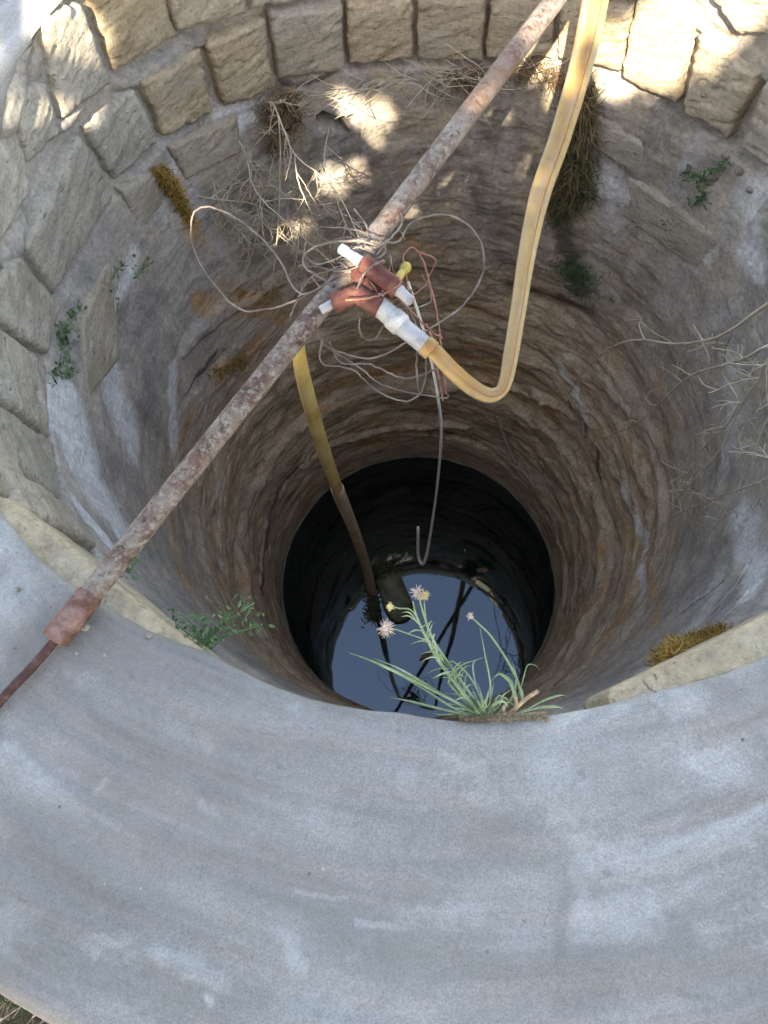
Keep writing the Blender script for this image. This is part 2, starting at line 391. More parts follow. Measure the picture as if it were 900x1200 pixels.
def gridF(nu, nv, wrap=False):
    i = np.arange(nu if wrap else nu-1); j = np.arange(nv-1)
    I, J = np.meshgrid(i, j, indexing='ij'); I2 = (I+1) % nu
    return np.stack([I*nv+J, I2*nv+J, I2*nv+J+1, I*nv+J+1], -1).reshape(-1, 4)
def spline(P, n):
    P = [np.array(p, float) for p in P]
    if len(P) == 2: return [P[0]+(P[1]-P[0])*i/n for i in range(n+1)]
    Q = [2*P[0]-P[1]]+P+[2*P[-1]-P[-2]]; out = []
    segs = len(P)-1; per = max(1, n//segs)
    for k in range(segs):
        a, b, c, d = Q[k:k+4]
        for i in range(per):
            t = i/per
            out.append(0.5*((2*b)+(-a+c)*t+(2*a-5*b+4*c-d)*t*t+(-a+3*b-3*c+d)*t**3))
    out.append(P[-1]); return out
def tube_vf(P, rad, k=8, flat=1.0, cap=True, ref=None, crease=0.0, twist=0.0):
    P = np.array(P); n = len(P)
    rad = np.full(n, rad) if np.isscalar(rad) else np.interp(np.linspace(0, 1, n), np.linspace(0, 1, len(rad)), rad)
    T = np.gradient(P, axis=0); T /= np.linalg.norm(T, axis=1)[:, None]+1e-12
    a = np.array([0, 0, 1.0]) if ref is None else np.array(ref, float)
    if abs(a@T[0]) > 0.95: a = np.array([1.0, 0, 0])
    V = []; uv = []
    u = a-T[0]*(a@T[0]); u /= np.linalg.norm(u); L = 0
    for i in range(n):
        u = u-T[i]*(u@T[i]); u /= np.linalg.norm(u)+1e-12
        w = np.cross(T[i], u)
        if i: L += np.linalg.norm(P[i]-P[i-1])
        tw = twist*i/n
        for j in range(k):
            th = 2*math.pi*j/k
            c, s_ = math.cos(th), math.sin(th)
            rr = rad[i]*(1-crease*math.exp(-((th-0.55)/0.28)**2))
            A, B = c*rr*flat, s_*rr
            A, B = A*math.cos(tw)-B*math.sin(tw), A*math.sin(tw)+B*math.cos(tw)
            V.append(P[i]+u*A+w*B); uv.append((j/k if j < k/2 else 1-j/k, L*10))
    F = []
    for i in range(n-1):
        for j in range(k):
            F.append((i*k+j, i*k+(j+1) % k, (i+1)*k+(j+1) % k, (i+1)*k+j))
    if cap:
        F.append(tuple(range(k-1, -1, -1))); F.append(tuple((n-1)*k+j for j in range(k)))
    return V, F, uv
class MB:
    def __init__(s): s.V = []; s.F = []; s.uv = []
    def add(s, V, F, uv=None):
        b = len(s.V); s.V.extend(V); s.F.extend([tuple(i+b for i in f) for f in F]); s.uv.extend(uv if uv else [(0, 0)]*len(V))
    def tube(s, P, rad, k=6, **kw): s.add(*tube_vf(P, rad, k, **kw))
    def build(s, name, mat, parent=None, smooth=True):
        return mesh(name, s.V, s.F, mat, parent, smooth, s.uv)
def tube(name, P, rad, mat, parent=None, k=10, n=40, sp=True, **kw):
    m = MB(); m.tube(spline(P, n) if sp else P, rad, k, **kw); return m.build(name, mat, parent)

# ------------------------------------------------------------------ SETTING: ground, water
def annulus(name, r0, r1, z, mat, nth=160, nr=60, amp=0.02, hole=0.0):
    th = np.linspace(0, 2*np.pi, nth, endpoint=False); t = np.linspace(0, 1, nr)**3.2
    rr = r0+(r1-r0)*t
    TH, RR = np.meshgrid(th, rr, indexing='ij')
    X, Y = RR*np.cos(TH), RR*np.sin(TH)
    Z = z+amp*fbm(X*3, Y*3, X*0, 4, 3)+amp*4*vn(X*0.3, Y*0.3, X*0, 9)*sst(2, 6, RR)
    return mesh(name, np.stack([X, Y, Z], -1).reshape(-1, 3), gridF(nth, nr, True)[:, ::-1].copy(), mat)
g = annulus('ground', 1.13, 900.0, GZ, M['earth']); g['kind'] = 'structure'; g['label'] = 'dry earth ground round the well'
th = np.linspace(0, 2*np.pi, 96, endpoint=False)
cx, cy = wall_c(HW)
wv = [(cx, cy, HW)]+[(cx+0.75*math.cos(a), cy+0.75*math.sin(a), HW) for a in th]
wo = mesh('water', wv, [(0, 1+i, 1+(i+1) % 96) for i in range(96)], M['water']); wo['kind'] = 'structure'; wo['label'] = 'still dark water at the bottom of the well'

# ------------------------------------------------------------------ THE WELL
well = thing('well', 'round stone well with wide grey cement rim and deep rock shaft', 'well', loc=(0, 0, GZ))
ZB = [(-180, -.37), (-156, -.36), (-140, -.34), (-90, -.36), (-60, -.40), (20, -.42), (50, -.41), (86, -.452), (98, -.452), (110, -.435), (122, -.40), (140, -.385), (158, -.38), (180, -.37)]
def zbot(th):
    d = np.degrees((th+np.pi) % (2*np.pi)-np.pi)
    return np.interp(d, [a for a, b in ZB], [b for a, b in ZB])

RS = 0.76
def seg_mask(S, Zz, TH0, segs, period=None):
    """soft capsule marks: S,Zz surface coordinates; segs of (s0,z0,s1,z1,width,strength)"""
    out = np.zeros_like(S); S0, Z0 = S, Zz
    fw = (lambda k, sd: fbm(np.cos(S0/RS*1.0)*k, np.sin(S0/RS*1.0)*k, Z0*k, 4, sd)) if period else (lambda k, sd: fbm(S0*k, Z0*k, S0*0, 4, sd))
    wa = 0.035 if period else 0.022
    S = S0+wa*fw(9, 201); Zz = Z0+wa*fw(9, 207)
    for (a0, b0, a1, b1, w, k) in segs:
        ds = S-a0; d1 = a1-a0
        if period: ds = (ds+period/2) % period-period/2; d1 = (d1+period/2) % period-period/2
        dz = Zz-b0; e = b1-b0; L = d1*d1+e*e+1e-9
        t = np.clip((ds*d1+dz*e)/L, 0, 1)
        d = np.sqrt((ds-t*d1)**2+(dz-t*e)**2)
        out = np.maximum(out, k*np.clip(1.25-d/w, 0, 1))
    return out
def wseg(x0, y0, x1, y1, w, k=1.0):
    A, B = hit(x0, y0), hit(x1, y1)
    ca, cb = wall_c(A[2]), wall_c(B[2])
    return (math.atan2(A[1]-ca[1], A[0]-ca[0])*RS, A[2], math.atan2(B[1]-cb[1], B[0]-cb[0])*RS, B[2], w, k)

nT, nZ = 1150, 600
tt = np.linspace(0, 1, nZ)
zz = -0.02-(tt**1.25)*2.83
th = np.linspace(-np.pi, np.pi, nT, endpoint=False)
TH, ZZ = np.meshgrid(th, zz, indexing='ij')
CX, CY = wall_c(ZZ)
RB = wall_R(ZZ)
ux, uy = np.cos(TH)*RS, np.sin(TH)*RS
zb_ = zbot(TH)
below = sst(0.0, 0.022, zb_+0.006*vn(ux*30, uy*30, ZZ*0, 5)-ZZ)          # 1 under the block courses
dpt = sst(-0.7, -1.5, ZZ)
# layered rock: ledges following warped beds
wz = ZZ*1.0+0.045*fbm(ux*2.2, uy*2.2, ZZ*1.5, 3, 11)+0.03*np.sin(TH*1.0+0.6)
def ledge(freq, s, sharp=0.5):
    b = wz*freq; i = np.floor(b); f = b-i
    h0 = _h(i, i*0, i*0, s); h1 = _h(i+1, i*0, i*0, s)
    t = sst(1-sharp, 1, f)
    return (h0*(1-t)+h1*t)*2-1
breakup = 0.5+0.5*fbm(ux*3.5, uy*3.5, ZZ*5, 3, 21)
bk2 = sst(-0.1, 0.35, fbm(ux*2.6+5, uy*2.6, ZZ*3.5, 3, 22))
lay = 0.030*ledge(4.3, 1, 0.3)*breakup+0.015*ledge(11, 2, 0.35)*bk2
groove = -0.03*np.clip(vn(ux*2.4, uy*2.4, wz*9, 31)-0.55, 0, 1)*2
lump = 0.024*fbm(ux*3, uy*3, ZZ*3, 4, 41)+0.011*fbm(ux*9, uy*9, ZZ*12, 3, 43)+0.0035*fbm(ux*34, uy*34, ZZ*44, 3, 47)
chip = 0.010*np.abs(fbm(ux*7, uy*7, ZZ*10, 4, 51))
_t = fbm(ux*3.4, uy*3.4, ZZ*6.5+wz*3, 4, 55)*4.5; _i = np.floor(_t)
chip = chip+0.0045*(0.4+0.6*dpt)*(_i+sst(0.0, 0.22, _t-_i))
_t = fbm(ux*9, uy*9, ZZ*15, 3, 57)*3.5; _i = np.floor(_t)
chip = chip+0.0018*(_i+sst(0.0, 0.3, _t-_i))
amp = 0.2+0.8*dpt
D = below*((lay+groove)*amp+lump*(0.75)+chip)           # positive = towards the axis
side = sst(38, 75, np.abs((np.degrees(TH)-92+180) % 360-180))*sst(-1.45, -0.95, ZZ)       # smeared plaster left and right, raw rock at the back
plast = np.clip(side*(0.75+0.5*fbm(ux*2, uy*2, ZZ*2, 3, 91)), 0, 0.9)
D = D*(1-0.72*plast)+plast*below*(0.010+0.004*fbm(ux*5, uy*5, ZZ*4, 3, 92)+0.0015*fbm(ux*30, uy*30, ZZ*24, 3, 93))
D *= (0.35+0.65*sst(0.0, 0.12, zb_-ZZ))*(1-0.8*sst(-2.4, -2.66, ZZ))
# named hollows and swellings
def wbump(segs, a):
    return a*seg_mask(TH*RS, ZZ, TH, segs, 2*np.pi*RS)
near = sst(0.25, 0.0, np.abs(np.degrees(TH)+60)/100)
D += wbump([wseg(372, 142, 400, 145, .022), wseg(395, 138, 412, 132, .012)], -0.06)                    # cavity under the sunny spot
D += wbump([wseg(420, 512, 560, 520, .03)], -0.035)+wbump([wseg(560, 520, 640, 610, .02)], -0.02)
D += wbump([wseg(335, 560, 305, 640, .025), wseg(305, 640, 308, 720, .02)], -0.02)
D += wbump([wseg(350, 545, 450, 500, .02), wseg(450, 500, 545, 500, .02)], 0.02)
D += wbump([wseg(215, 400, 330, 330, .03)], 0.018)+wbump([wseg(255, 420, 215, 470, .02)], -0.025)
D += wbump([wseg(500, 450, 640, 470, .03)], 0.025)+wbump([wseg(640, 470, 720, 560, .025)], 0.02)
D += wbump([wseg(830, 725, 885, 655, .006), wseg(800, 720, 850, 680, .005), wseg(845, 735, 880, 700, .005)], -0.012)
# backing behind the courses: recessed mortar, brought forward where the mortar is thick
thick = seg_mask(TH*RS, ZZ, TH, [tuple(wseg(*q)) for q in [
    (150, 105, 245, 48, .022), (205, 95, 235, 75, .02), (420, -5, 440, -8, .03), (755, -20, 860, 15, .05), (800, 20, 885, 80, .028), (870, 60, 900, 95, .03),
    (5, 240, 40, 265, .03), (10, 280, 20, 250, .03), (105, 250, 128, 225, .006), (30, 60, 10, 150, .03), (100, 130, 75, 155, .012)]], 2*np.pi*RS)
back = -0.024+0.011*sst(55, 75, np.abs((np.degrees(TH)-182+180) % 360-180)*-1+100)+0.020*np.clip(thick*1.2, 0, 1)+0.006*fbm(ux*16, uy*16, ZZ*16, 4, 61)
D = D*below+(1-below)*back
Rr = RB-D
WV = np.stack([CX+Rr*np.cos(TH), CY+Rr*np.sin(TH), ZZ], -1).reshape(-1, 3)
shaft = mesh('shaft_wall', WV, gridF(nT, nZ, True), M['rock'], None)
shaft.parent = well
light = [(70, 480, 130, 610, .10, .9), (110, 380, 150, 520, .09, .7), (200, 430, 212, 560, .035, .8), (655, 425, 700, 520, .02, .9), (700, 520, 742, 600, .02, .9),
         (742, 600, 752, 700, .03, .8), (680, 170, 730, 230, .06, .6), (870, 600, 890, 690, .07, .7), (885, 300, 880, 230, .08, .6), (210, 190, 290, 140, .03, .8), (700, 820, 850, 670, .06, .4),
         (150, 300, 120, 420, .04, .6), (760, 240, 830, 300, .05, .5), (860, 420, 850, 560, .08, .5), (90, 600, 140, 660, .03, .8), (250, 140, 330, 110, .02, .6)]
rust = [(200, 200, 230, 280, .03, .9), (225, 350, 330, 375, .045, .9), (310, 405, 250, 440, .045, .8), (228, 480, 205, 640, .03, 1), (205, 640, 222, 700, .03, 1), (238, 660, 262, 690, .025, .8),
        (560, 440, 650, 490, .04, .9), (690, 500, 725, 620, .04, .9), (725, 620, 735, 700, .03, .9), (745, 640, 770, 730, .025, .7), (350, 480, 480, 435, .05, .8), (480, 435, 600, 430, .05, .8),
        (470, 275, 520, 300, .03, .7), (520, 360, 590, 370, .04, .6), (770, 430, 790, 540, .035, .5), (270, 470, 240, 560, .04, .5), (790, 620, 770, 690, .03, .5), (600, 250, 640, 350, .03, .4), (410, 470, 420, 500, .03, .5), (255, 330, 330, 350, .03, .6)]
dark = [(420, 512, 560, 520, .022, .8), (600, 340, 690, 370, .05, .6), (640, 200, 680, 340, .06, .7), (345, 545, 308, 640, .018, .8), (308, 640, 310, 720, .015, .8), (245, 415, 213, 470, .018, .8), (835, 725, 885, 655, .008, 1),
        (800, 722, 850, 682, .006, .9), (560, 190, 600, 330, .08, .4), (350, 330, 420, 300, .05, .4), (370, 142, 410, 140, .02, 1), (330, 95, 402, 85, .012, .7), (670, 470, 700, 560, .012, .8), (640, 590, 660, 700, .01, .7), (410, 200, 560, 180, .03, .4)]  # dark stains, plus shade painted into the hollows and under the block edge
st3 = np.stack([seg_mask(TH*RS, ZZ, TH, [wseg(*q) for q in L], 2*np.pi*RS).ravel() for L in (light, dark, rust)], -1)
colattr(shaft, 'plaster', np.stack([plast.ravel()]*3, -1))
colattr(shaft, 'stain_shade', st3)

# ---- limestone blocks in two courses
def block(q, front=0.0, tone=0.0, hi=True, name='stone_block', depth=0.12, rough=1.0, gap=0.0016, seed=None, mat=None):
    """q = corner angles and heights TL,TR,BR,BL as seen from inside (radians, metres)"""
    sd = random.randint(0, 9999) if seed is None else seed
    n = 40 if hi else 5
    (a0, z0), (a1, z1), (a2, z2), (a3, z3) = q
    wrapf = lambda a: a0+((a-a0+math.pi) % (2*math.pi)-math.pi)
    a1, a2, a3 = wrapf(a1), wrapf(a2), wrapf(a3)
    am = (a0+a1+a2+a3)/4
    u = np.linspace(0, 1, n); U, V_ = np.meshgrid(u, u, indexing='ij')
    A = (a0*(1-U)+a1*U)*(1-V_)+(a3*(1-U)+a2*U)*V_
    Z = (z0*(1-U)+z1*U)*(1-V_)+(z3*(1-U)+z2*U)*V_
    X, Y = R0*(A-am), Z-(z0+z1+z2+z3)/4
    Rn = R0*np.cos(0)                      # flat face on the chord
    hw = max(abs(X).max(), 1e-3); hh = max(abs(Y).max(), 1e-3)
    # ragged outline
    ed = np.minimum(np.minimum(U, 1-U)*2*hw, np.minimum(V_, 1-V_)*2*hh)
    cornr = np.clip((np.abs(2*U-1)**7+np.abs(2*V_-1)**7), 0, 2)
    sc = 1-gap/np.array(hw)-0.03*cornr*(0.4+0.6*vn(U*2, V_*2, U*0+sd, 8))
    nx = 0.0055*rough*fbm(X*22, Y*22, X*0+sd, 3, 3)+0.003*fbm(X*90, Y*90, X*0+sd, 2, 5)
    ny = 0.0065*rough*fbm(X*22, Y*22, X*0+sd+50, 3, 4)+0.004*fbm(X*90, Y*90, X*0+sd, 2, 6)
    Xf, Yf = X*sc+nx, Y*sc+ny
    sag = np.sqrt(np.maximum(R0*R0-Xf*0, 0))
    bev = 0.007*np.exp(-(ed/0.006)**1.5)
    rot = Xf*0.35+Yf
    relief = 0.0045*fbm(Xf*14, rot*50, X*0+sd, 4, 7)+0.006*fbm(X*7, Y*9, X*0+sd, 3, 8)-0.010*np.clip(fbm(Xf*26, rot*60, X*0+sd, 2, 9)-0.35, 0, 1)*2
    depthf = front+relief*rough-bev                 # positive = inward
    rf = R0-depthf
    c, s_ = math.cos(am), math.sin(am)
    def pos(rad, xx, zz_):
        return np.stack([rad*c-xx*s_, rad*s_+xx*c, zz_], -1)
    zc = (z0+z1+z2+z3)/4
    chord = R0*(1-np.cos(hw/R0))*0.6
    F0 = pos(rf-chord, Xf, zc+Yf).reshape(-1, 3)
    bidx = [i*n for i in range(n)]+[(n-1)*n+j for j in range(1, n)]+[i*n+n-1 for i in range(n-2, -1, -1)]+[j for j in range(n-2, 0, -1)]
    bx, bz = Xf.ravel()[bidx], Yf.ravel()[bidx]
    back_ = pos(np.full(len(bidx), R0+depth), bx*0.97*(1+depth/R0), zc+bz*0.97)
    V = np.concatenate([F0, back_]); F = [tuple(r) for r in gridF(n, n)[:, ::-1].tolist()]
    m = len(bidx); b0 = n*n
    for i in range(m):
        F.append((bidx[i], bidx[(i+1) % m], b0+(i+1) % m, b0+i))
    F.append(tuple(b0+i for i in range(m-1, -1, -1)))
    o = mesh(name, V, F, mat or M['block'], None)
    o.parent = well
    colattr(o, 'tone', np.full((len(V), 3), tone))
    return o
px = lambda *p: [tz(*a) for a in p]
vis = [  # pixels of the corners in the photograph: TL, TR, BR, BL ; tone 0 ochre .. 1 grey ; front offset
    # upper course
    ([(45, 20), (97, 3), (131, 97), (75, 139)], .85, .006), ([(97, -35), (190, -30), (208, 44), (135, 87)], .1, .004), ([(193, -35), (285, -50), (292, 18), (208, 40)], .45, .002),
    ([(290, -55), (362, -62), (364, -1), (296, 12)], .6, .004), ([(10, 117), (58, 98), (73, 155), (40, 192)], .9, .0), ([(-60, 262), (3, 165), (38, 215), (3, 283)], .9, .004),
    ([(812, -38), (905, -36), (930, 42), (868, 36)], .5, .008),
    # lower course
    ([(25, 290), (93, 152), (135, 228), (67, 347)], .85, .008), ([(98, 150), (160, 100), (187, 167), (135, 212)], .9, .004), ([(165, 97), (238, 58), (250, 132), (191, 163)], .1, .006),
    ([(241, 52), (313, 22), (322, 106), (262, 128)], .15, .004), ([(315, 14), (401, 4), (404, 80), (326, 91)], .6, .012), ([(405, 4), (484, 0), (485, 70), (408, 78)], .25, .006),
    ([(487, -2), (570, -2), (566, 72), (489, 72)], .4, .004), ([(573, -4), (650, 2), (646, 72), (568, 72)], .3, .002), ([(657, 6), (742, 10), (727, 84), (651, 68)], .15, .006),
    ([(747, -3), (817, 14), (793, 122), (728, 88)], .35, .012), ([(820, 38), (892, 88), (852, 164), (801, 130)], .5, .008), ([(898, 92), (962, 148), (925, 216), (866, 172)], .7, .006),
    ([(968, 152), (1015, 220), (968, 290), (930, 222)], .6, .0),
    ([(-30, 355), (22, 297), (70, 357), (57, 419)], .8, .006), ([(-22, 452), (-26, 364), (57, 424), (60, 513)], .75, .002), ([(-6, 536), (-20, 458), (60, 519), (74, 588)], .75, .006),
    ([(25, 600), (-2, 545), (77, 594), (110, 643)], .6, .010),
]
used = []
for q, tone, fr in vis:
    c4 = px(*q); block(c4, fr, tone); used.append(c4)
# the rest of the ring, out of sight from here
def span(lo_, hi_, z0, z1, front=0.0, tone=0.6, hi=False, w=12.5, ragged=1.0):
    n = max(1, round((hi_-lo_)/w)); e = [lo_+(hi_-lo_)*i/n for i in range(n+1)]
    for i in range(n):
        a, b = math.radians(e[i+1]), math.radians(e[i])
        f = front if not hasattr(front, '__len__') else np.interp((e[i]+e[i+1])/2, front[0], front[1])
        zt = lambda an: z1 if z1 is not None else float(zbot(an))
        block([(a, z0), (b, z0), (b, zt(b)), (a, zt(a))], float(f), tone, hi, rough=ragged)
lo_top = -0.205
span(-138.5, -20, lo_top, None, 0.002)
span(-20, 24, -0.23, None, 0.0)
# upper course: near side peeps out under the cement as a pale ledge
span(-136, -107, -0.022, -0.19, ([-134, -125, -110], [.014, .014, .018]), .3, True, 29, 0.3)
span(-108, -74, -0.03, -0.19, -0.01, .5)
span(-73, -49, -0.02, -0.2, ([-74, -66, -52], [.016, .018, .03]), .25, True, 24, 0.25)
span(-52, 38, -0.022, -0.22, 0.02, .4)
span(60, 114, -0.03, -0.245, 0.0, .5)
span(184, 222, -0.02, -0.185, 0.004, .7)
# slabs of rock showing through the lower face
for q, tone, fr in [([(738, 202), (850, 282), (822, 318), (718, 244)], .75, .020), ([(690, 128), (772, 178), (752, 206), (700, 175)], .9, .012), ([(196, 172), (277, 136), (284, 176), (216, 212)], .6, .014),
                    ([(140, 222), (182, 196), (190, 240), (162, 272)], .7, .012), ([(86, 372), (130, 300), (132, 420), (100, 474)], .6, .014)]:
    block([tz(*a, flat=R0-0.004) for a in q], fr, tone, True, 'rock_slab', 0.05, 0.5)

# ---- cement rim: inner lip, top, outer side
inner = [(-180, .812), (-150, .812), (-133.5, .809), (-126.8, .808), (-120, .800), (-115, .797), (-109.4, .788), (-102, .795), (-96, .797), (-90, .800), (-84.5, .804), (-78.8, .804),
         (-74.6, .802), (-70, .801), (-67, .803), (-59.5, .810), (-40, .815), (0, .81), (60, .81), (120, .812), (140, .808), (150, .806), (158, .800), (164, .795), (170, .795), (180, .812)]
nth = 1500
th = np.linspace(-np.pi, np.pi, nth, endpoint=False)
deg = np.degrees(th)
rin = np.interp(deg, [a for a, b in inner], [b for a, b in inner])+0.0035*fbm(np.cos(th)*14, np.sin(th)*14, th*0, 4, 71)
rin_s = rin
drop = 0.03+0.012*fbm(np.cos(th)*9, np.sin(th)*9, th*0, 3, 72)
drop = drop-0.012*np.exp(-((deg-152)/7.0)**2)+0.06*np.exp(-((deg-172)/6.5)**2)+0.03*np.exp(-((deg-45)/9.0)**2)       # cement slopped down over the stones
ro = 1.2+0.012*fbm(np.cos(th)*3, np.sin(th)*3, th*0, 3, 73)
prof = []   # (radius, z) columns for every angle
prof.append((rin+0.06, -drop-0.0)); prof.append((rin+0.016, -drop)); prof.append((rin+0.004, -drop*0.85)); prof.append((rin, -drop*0.5)); prof.append((rin, -0.014)); prof.append((rin+0.002, -0.008)); prof.append((rin+0.006, -0.003))
NR = 96
for i in range(NR):
    t = i/(NR-1); r = (rin+0.012)*(1-t)+(ro-0.03)*t
    prof.append((r, -0.0005-0.0*t+r*0))
prof += [(ro-0.016, -0.004+ro*0), (ro-0.006, -0.012+ro*0), (ro, -0.03+ro*0), (ro+0.002, -0.08+ro*0), (ro+0.004, -0.2+ro*0), (ro+0.01, -0.35+ro*0), (ro+0.015, -0.5+ro*0), (ro+0.02, GZ-0.1+ro*0)]
RP = np.stack([np.broadcast_to(p[0], th.shape) for p in prof], 1); ZP = np.stack([np.broadcast_to(p[1], th.shape) for p in prof], 1)
TT = np.broadcast_to(th[:, None], RP.shape)
X, Y = RP*np.cos(TT), RP*np.sin(TT)
topm = sst(-0.02, -0.004, ZP)
und = 0.0045*fbm(X*4, Y*4, X*0, 3, 81)+0.0016*fbm(X*18, Y*18, X*0, 3, 82)+0.0012*vn(RP*60, TT*5, X*0, 83)
ZP = ZP+topm*und
k = len(prof)
sideR = (1-topm)*0.006*fbm(X*8, Y*8, ZP*8, 3, 84)
X, Y = X+sideR*np.cos(TT), Y+sideR*np.sin(TT)
uvc = np.stack([TT*1.0, RP-ZP], -1).reshape(-1, 2)
rim = mesh('cement_rim', np.stack([X, Y, ZP], -1).reshape(-1, 3), gridF(nth, k, True), M['cement'], None, True, uvc)
rim.parent = well
def pseg(x0, y0, x1, y1, w, kk=1.0):
    A, B = plane(x0, y0), plane(x1, y1); return (A[0], A[1], B[0], B[1], w, kk)
cl = [(0, 640, 30, 700, .07, .95), (0, 760, 40, 700, .04, .6), (0, 880, 45, 915, .012, .9), (45, 915, 130, 960, .008, .6), (690, 1085, 760, 1065, .035, .9), (760, 1065, 800, 1050, .02, .6), (480, 1075, 580, 1075, .02, .6), (350, 1038, 408, 1048, .005, 1), (420, 1075, 470, 1082, .006, .9),
      (335, 1090, 345, 1115, .02, .8), (660, 960, 690, 1000, .03, .7), (520, 886, 535, 886, .008, .8), (100, 920, 112, 900, .006, .9), (60, 770, 220, 850, .03, .5), (780, 820, 880, 790, .04, .7), (820, 900, 880, 880, .04, .5), (840, 1080, 890, 1090, .03, .6), (190, 1120, 260, 1150, .02, .6), (300, 820, 560, 850, .012, .5), (640, 845, 760, 830, .015, .6), (240, 940, 260, 955, .006, .8), (0, 1060, 140, 1120, .04, .5), (480, 905, 600, 930, .04, .4), (243, 1168, 246, 1172, .006, 1)]
cd = [(655, 1020, 652, 1190, .014, .7), (760, 985, 840, 950, .010, .8), (840, 950, 900, 930, .010, .9), (795, 1164, 835, 1163, .005, 1), (683, 900, 685, 905, .007, 1), (705, 1028, 712, 1030, .007, 1), (720, 940, 722, 942, .006, .7), (330, 892, 334, 894, .005, 1), (135, 930, 137, 932, .012, .6), (400, 795, 402, 797, .004, .6), (765, 1080, 775, 1082, .012, .7), (160, 792, 162, 795, .006, .9), (68, 1111, 69, 1112, .004, 1), (766, 826, 776, 836, .003, 1), (795, 993, 800, 990, .003, 1), (0, 750, 120, 860, .05, .35), (380, 950, 640, 980, .07, .4), (700, 1150, 720, 1160, .02, .5), (20, 1000, 160, 1060, .05, .3), (55, 735, 95, 745, .02, .5), (14, 642, 15, 643, .003, 1)]
ct = [(170, 850, 190, 930, .05, .5), (280, 1090, 310, 1095, .04, .5), (830, 860, 860, 870, .04, .5), (750, 1040, 900, 1000, .05, .4), (60, 640, 140, 700, .012, .8), (620, 1180, 700, 1190, .04, .4)]
rimst = np.stack([(seg_mask(X, Y, TT, [pseg(*q) for q in L])).ravel() for L in (cl, cd, ct)], -1)
colattr(rim, 'stain_shade', rimst)
# pale crust along the waterline
m = MB(); P = []
cx, cy = wall_c(HW)
for i in range(240):
    a = 2*math.pi*i/240
    j = int((a+math.pi)/(2*math.pi)*nT) % nT; kk = int(np.argmin(np.abs(zz-(HW+0.004))))
    r = Rr[j, kk]
    P.append(np.array([cx+(r-0.002)*math.cos(a), cy+(r-0.002)*math.sin(a), HW+0.004]))
P.append(P[0])
m.tube(P, [0.002+0.0016*random.random() for _ in range(80)], 5, cap=False)
cr = m.build('waterline_crust', mat_simple('lime_crust', [(0.4, (0.08, 0.075, 0.06)), (0.6, (0.30, 0.29, 0.26))], 7, 0.9, 0.2, 0.3)); cr.parent = well
adopt(well)

# ------------------------------------------------------------------ PIPE ACROSS THE MOUTH
pipe = thing('water_pipe', 'long rusty iron pipe laid across the well mouth', 'pipe', loc=plane(75, 735, 0.03).tolist())
zP = 0.020
A = plane(73, 738, zP+0.002); Bm = plane(413, 312, 0.024); E2 = plane(655, -6, 0.026)
dirE = (E2-Bm)/np.linalg.norm(E2-Bm)
far = E2+dirE*0.75
tube('pipe_body', [A, A+(Bm-A)*.5, Bm, Bm+(E2-Bm)*.5, E2, far], [.0146, .0147, .0152, .0160, .0166, .0166], M['pipe'], pipe, 28, 60)
dA = (A-Bm)/np.linalg.norm(A-Bm)
m = MB(); c0 = A-dA*0.075
pr = []
for t, r in [(.022, .0150), (.026, .0166), (.04, .0170), (.06, .0168), (.084, .0170), (.089, .0155), (.0905, .0080)]: pr.append((t, r))
m.tube([c0+dA*t for t, r in pr], [0]*0 or 0.02, 28, cap=True)
V = np.array(m.V).reshape(len(pr), 28, 3)
for i, (t, r) in enumerate(pr):
    c_ = V[i].mean(0); V[i] = c_+(V[i]-c_)/0.02*r
m.V = [v for v in V.reshape(-1, 3)]
m.build('coupling', mat_simple('coupling_rust', [(0.3, (0.045, 0.025, 0.02)), (0.45, (0.10, 0.055, 0.042)), (0.55, (0.16, 0.095, 0.08)), (0.7, (0.25, 0.18, 0.15))], 40, 0.85, 0.2, 0.9, 0.004), pipe)
A0 = A+dA*0.006; r1 = plane(0, 822, 0.010)
tube('thin_rod', [A0-np.array([0, 0, 0.004]), (A0+r1)/2-np.array([0, 0, .004]), r1, r1+(r1-A0)*1.3-np.array([0, 0, .004])], 0.0058, M['rod'], pipe, 14, 24)
adopt(pipe)

# ------------------------------------------------------------------ FITTING
fit = thing('pipe_fitting', 'red-brown rusty valve fitting with white plastic ends wired to the pipe', 'pipe fitting', loc=plane(430, 330, 0.05).tolist())
def cylp(name, a, b, r, mat, parent, za=0.06, zb=0.06, k=24, prof=None):
    A, B = plane(a[0], a[1], za), plane(b[0], b[1], zb)
    prof = prof or [(0, .9), (.04, 1), (.96, 1), (1, .9)]
    V, F, uv = tube_vf([A+(B-A)*t for t, q in prof], r, k)
    V = np.array(V).reshape(len(prof), k, 3)
    for i, (t, q) in enumerate(prof):
        c_ = V[i].mean(0); V[i] = c_+(V[i]-c_)*q
    return mesh(name, V.reshape(-1, 3), F, mat, parent, True, uv)
hexp = [(0, .85), (.03, 1.06), (.16, 1.08), (.2, .98), (.48, .96), (.52, 1.0), (.8, .97), (.84, 1.06), (.97, 1.06), (1, .85)]
cylp('valve_body', (425, 307), (467, 340), .0126, M['red'], fit, .066, .058, 26, hexp)
cylp('white_nipple', (404, 294), (428, 311), .0066, M['pvc'], fit, .066, .066, 18, [(0, .9), (.05, 1), (.42, 1), (.45, 1.15), (.75, 1.2), (.8, 1.35), (1, 1.35)])
cylp('end_cap', (399, 291), (407, 296), .0074, M['cap'], fit, .066, .066, 14)
cylp('white_nipple', (464, 337), (482, 354), .0076, M['pvc'], fit, .058, .056, 18, [(0, 1.1), (.3, 1.1), (.34, 1), (.95, .95), (1, .8)])
cylp('elbow_body', (390, 356), (420, 344), .0132, M['red'], fit, .045, .052, 26, [(0, .8), (.05, 1.08), (.35, 1.08), (.4, .96), (1, 1.0)])
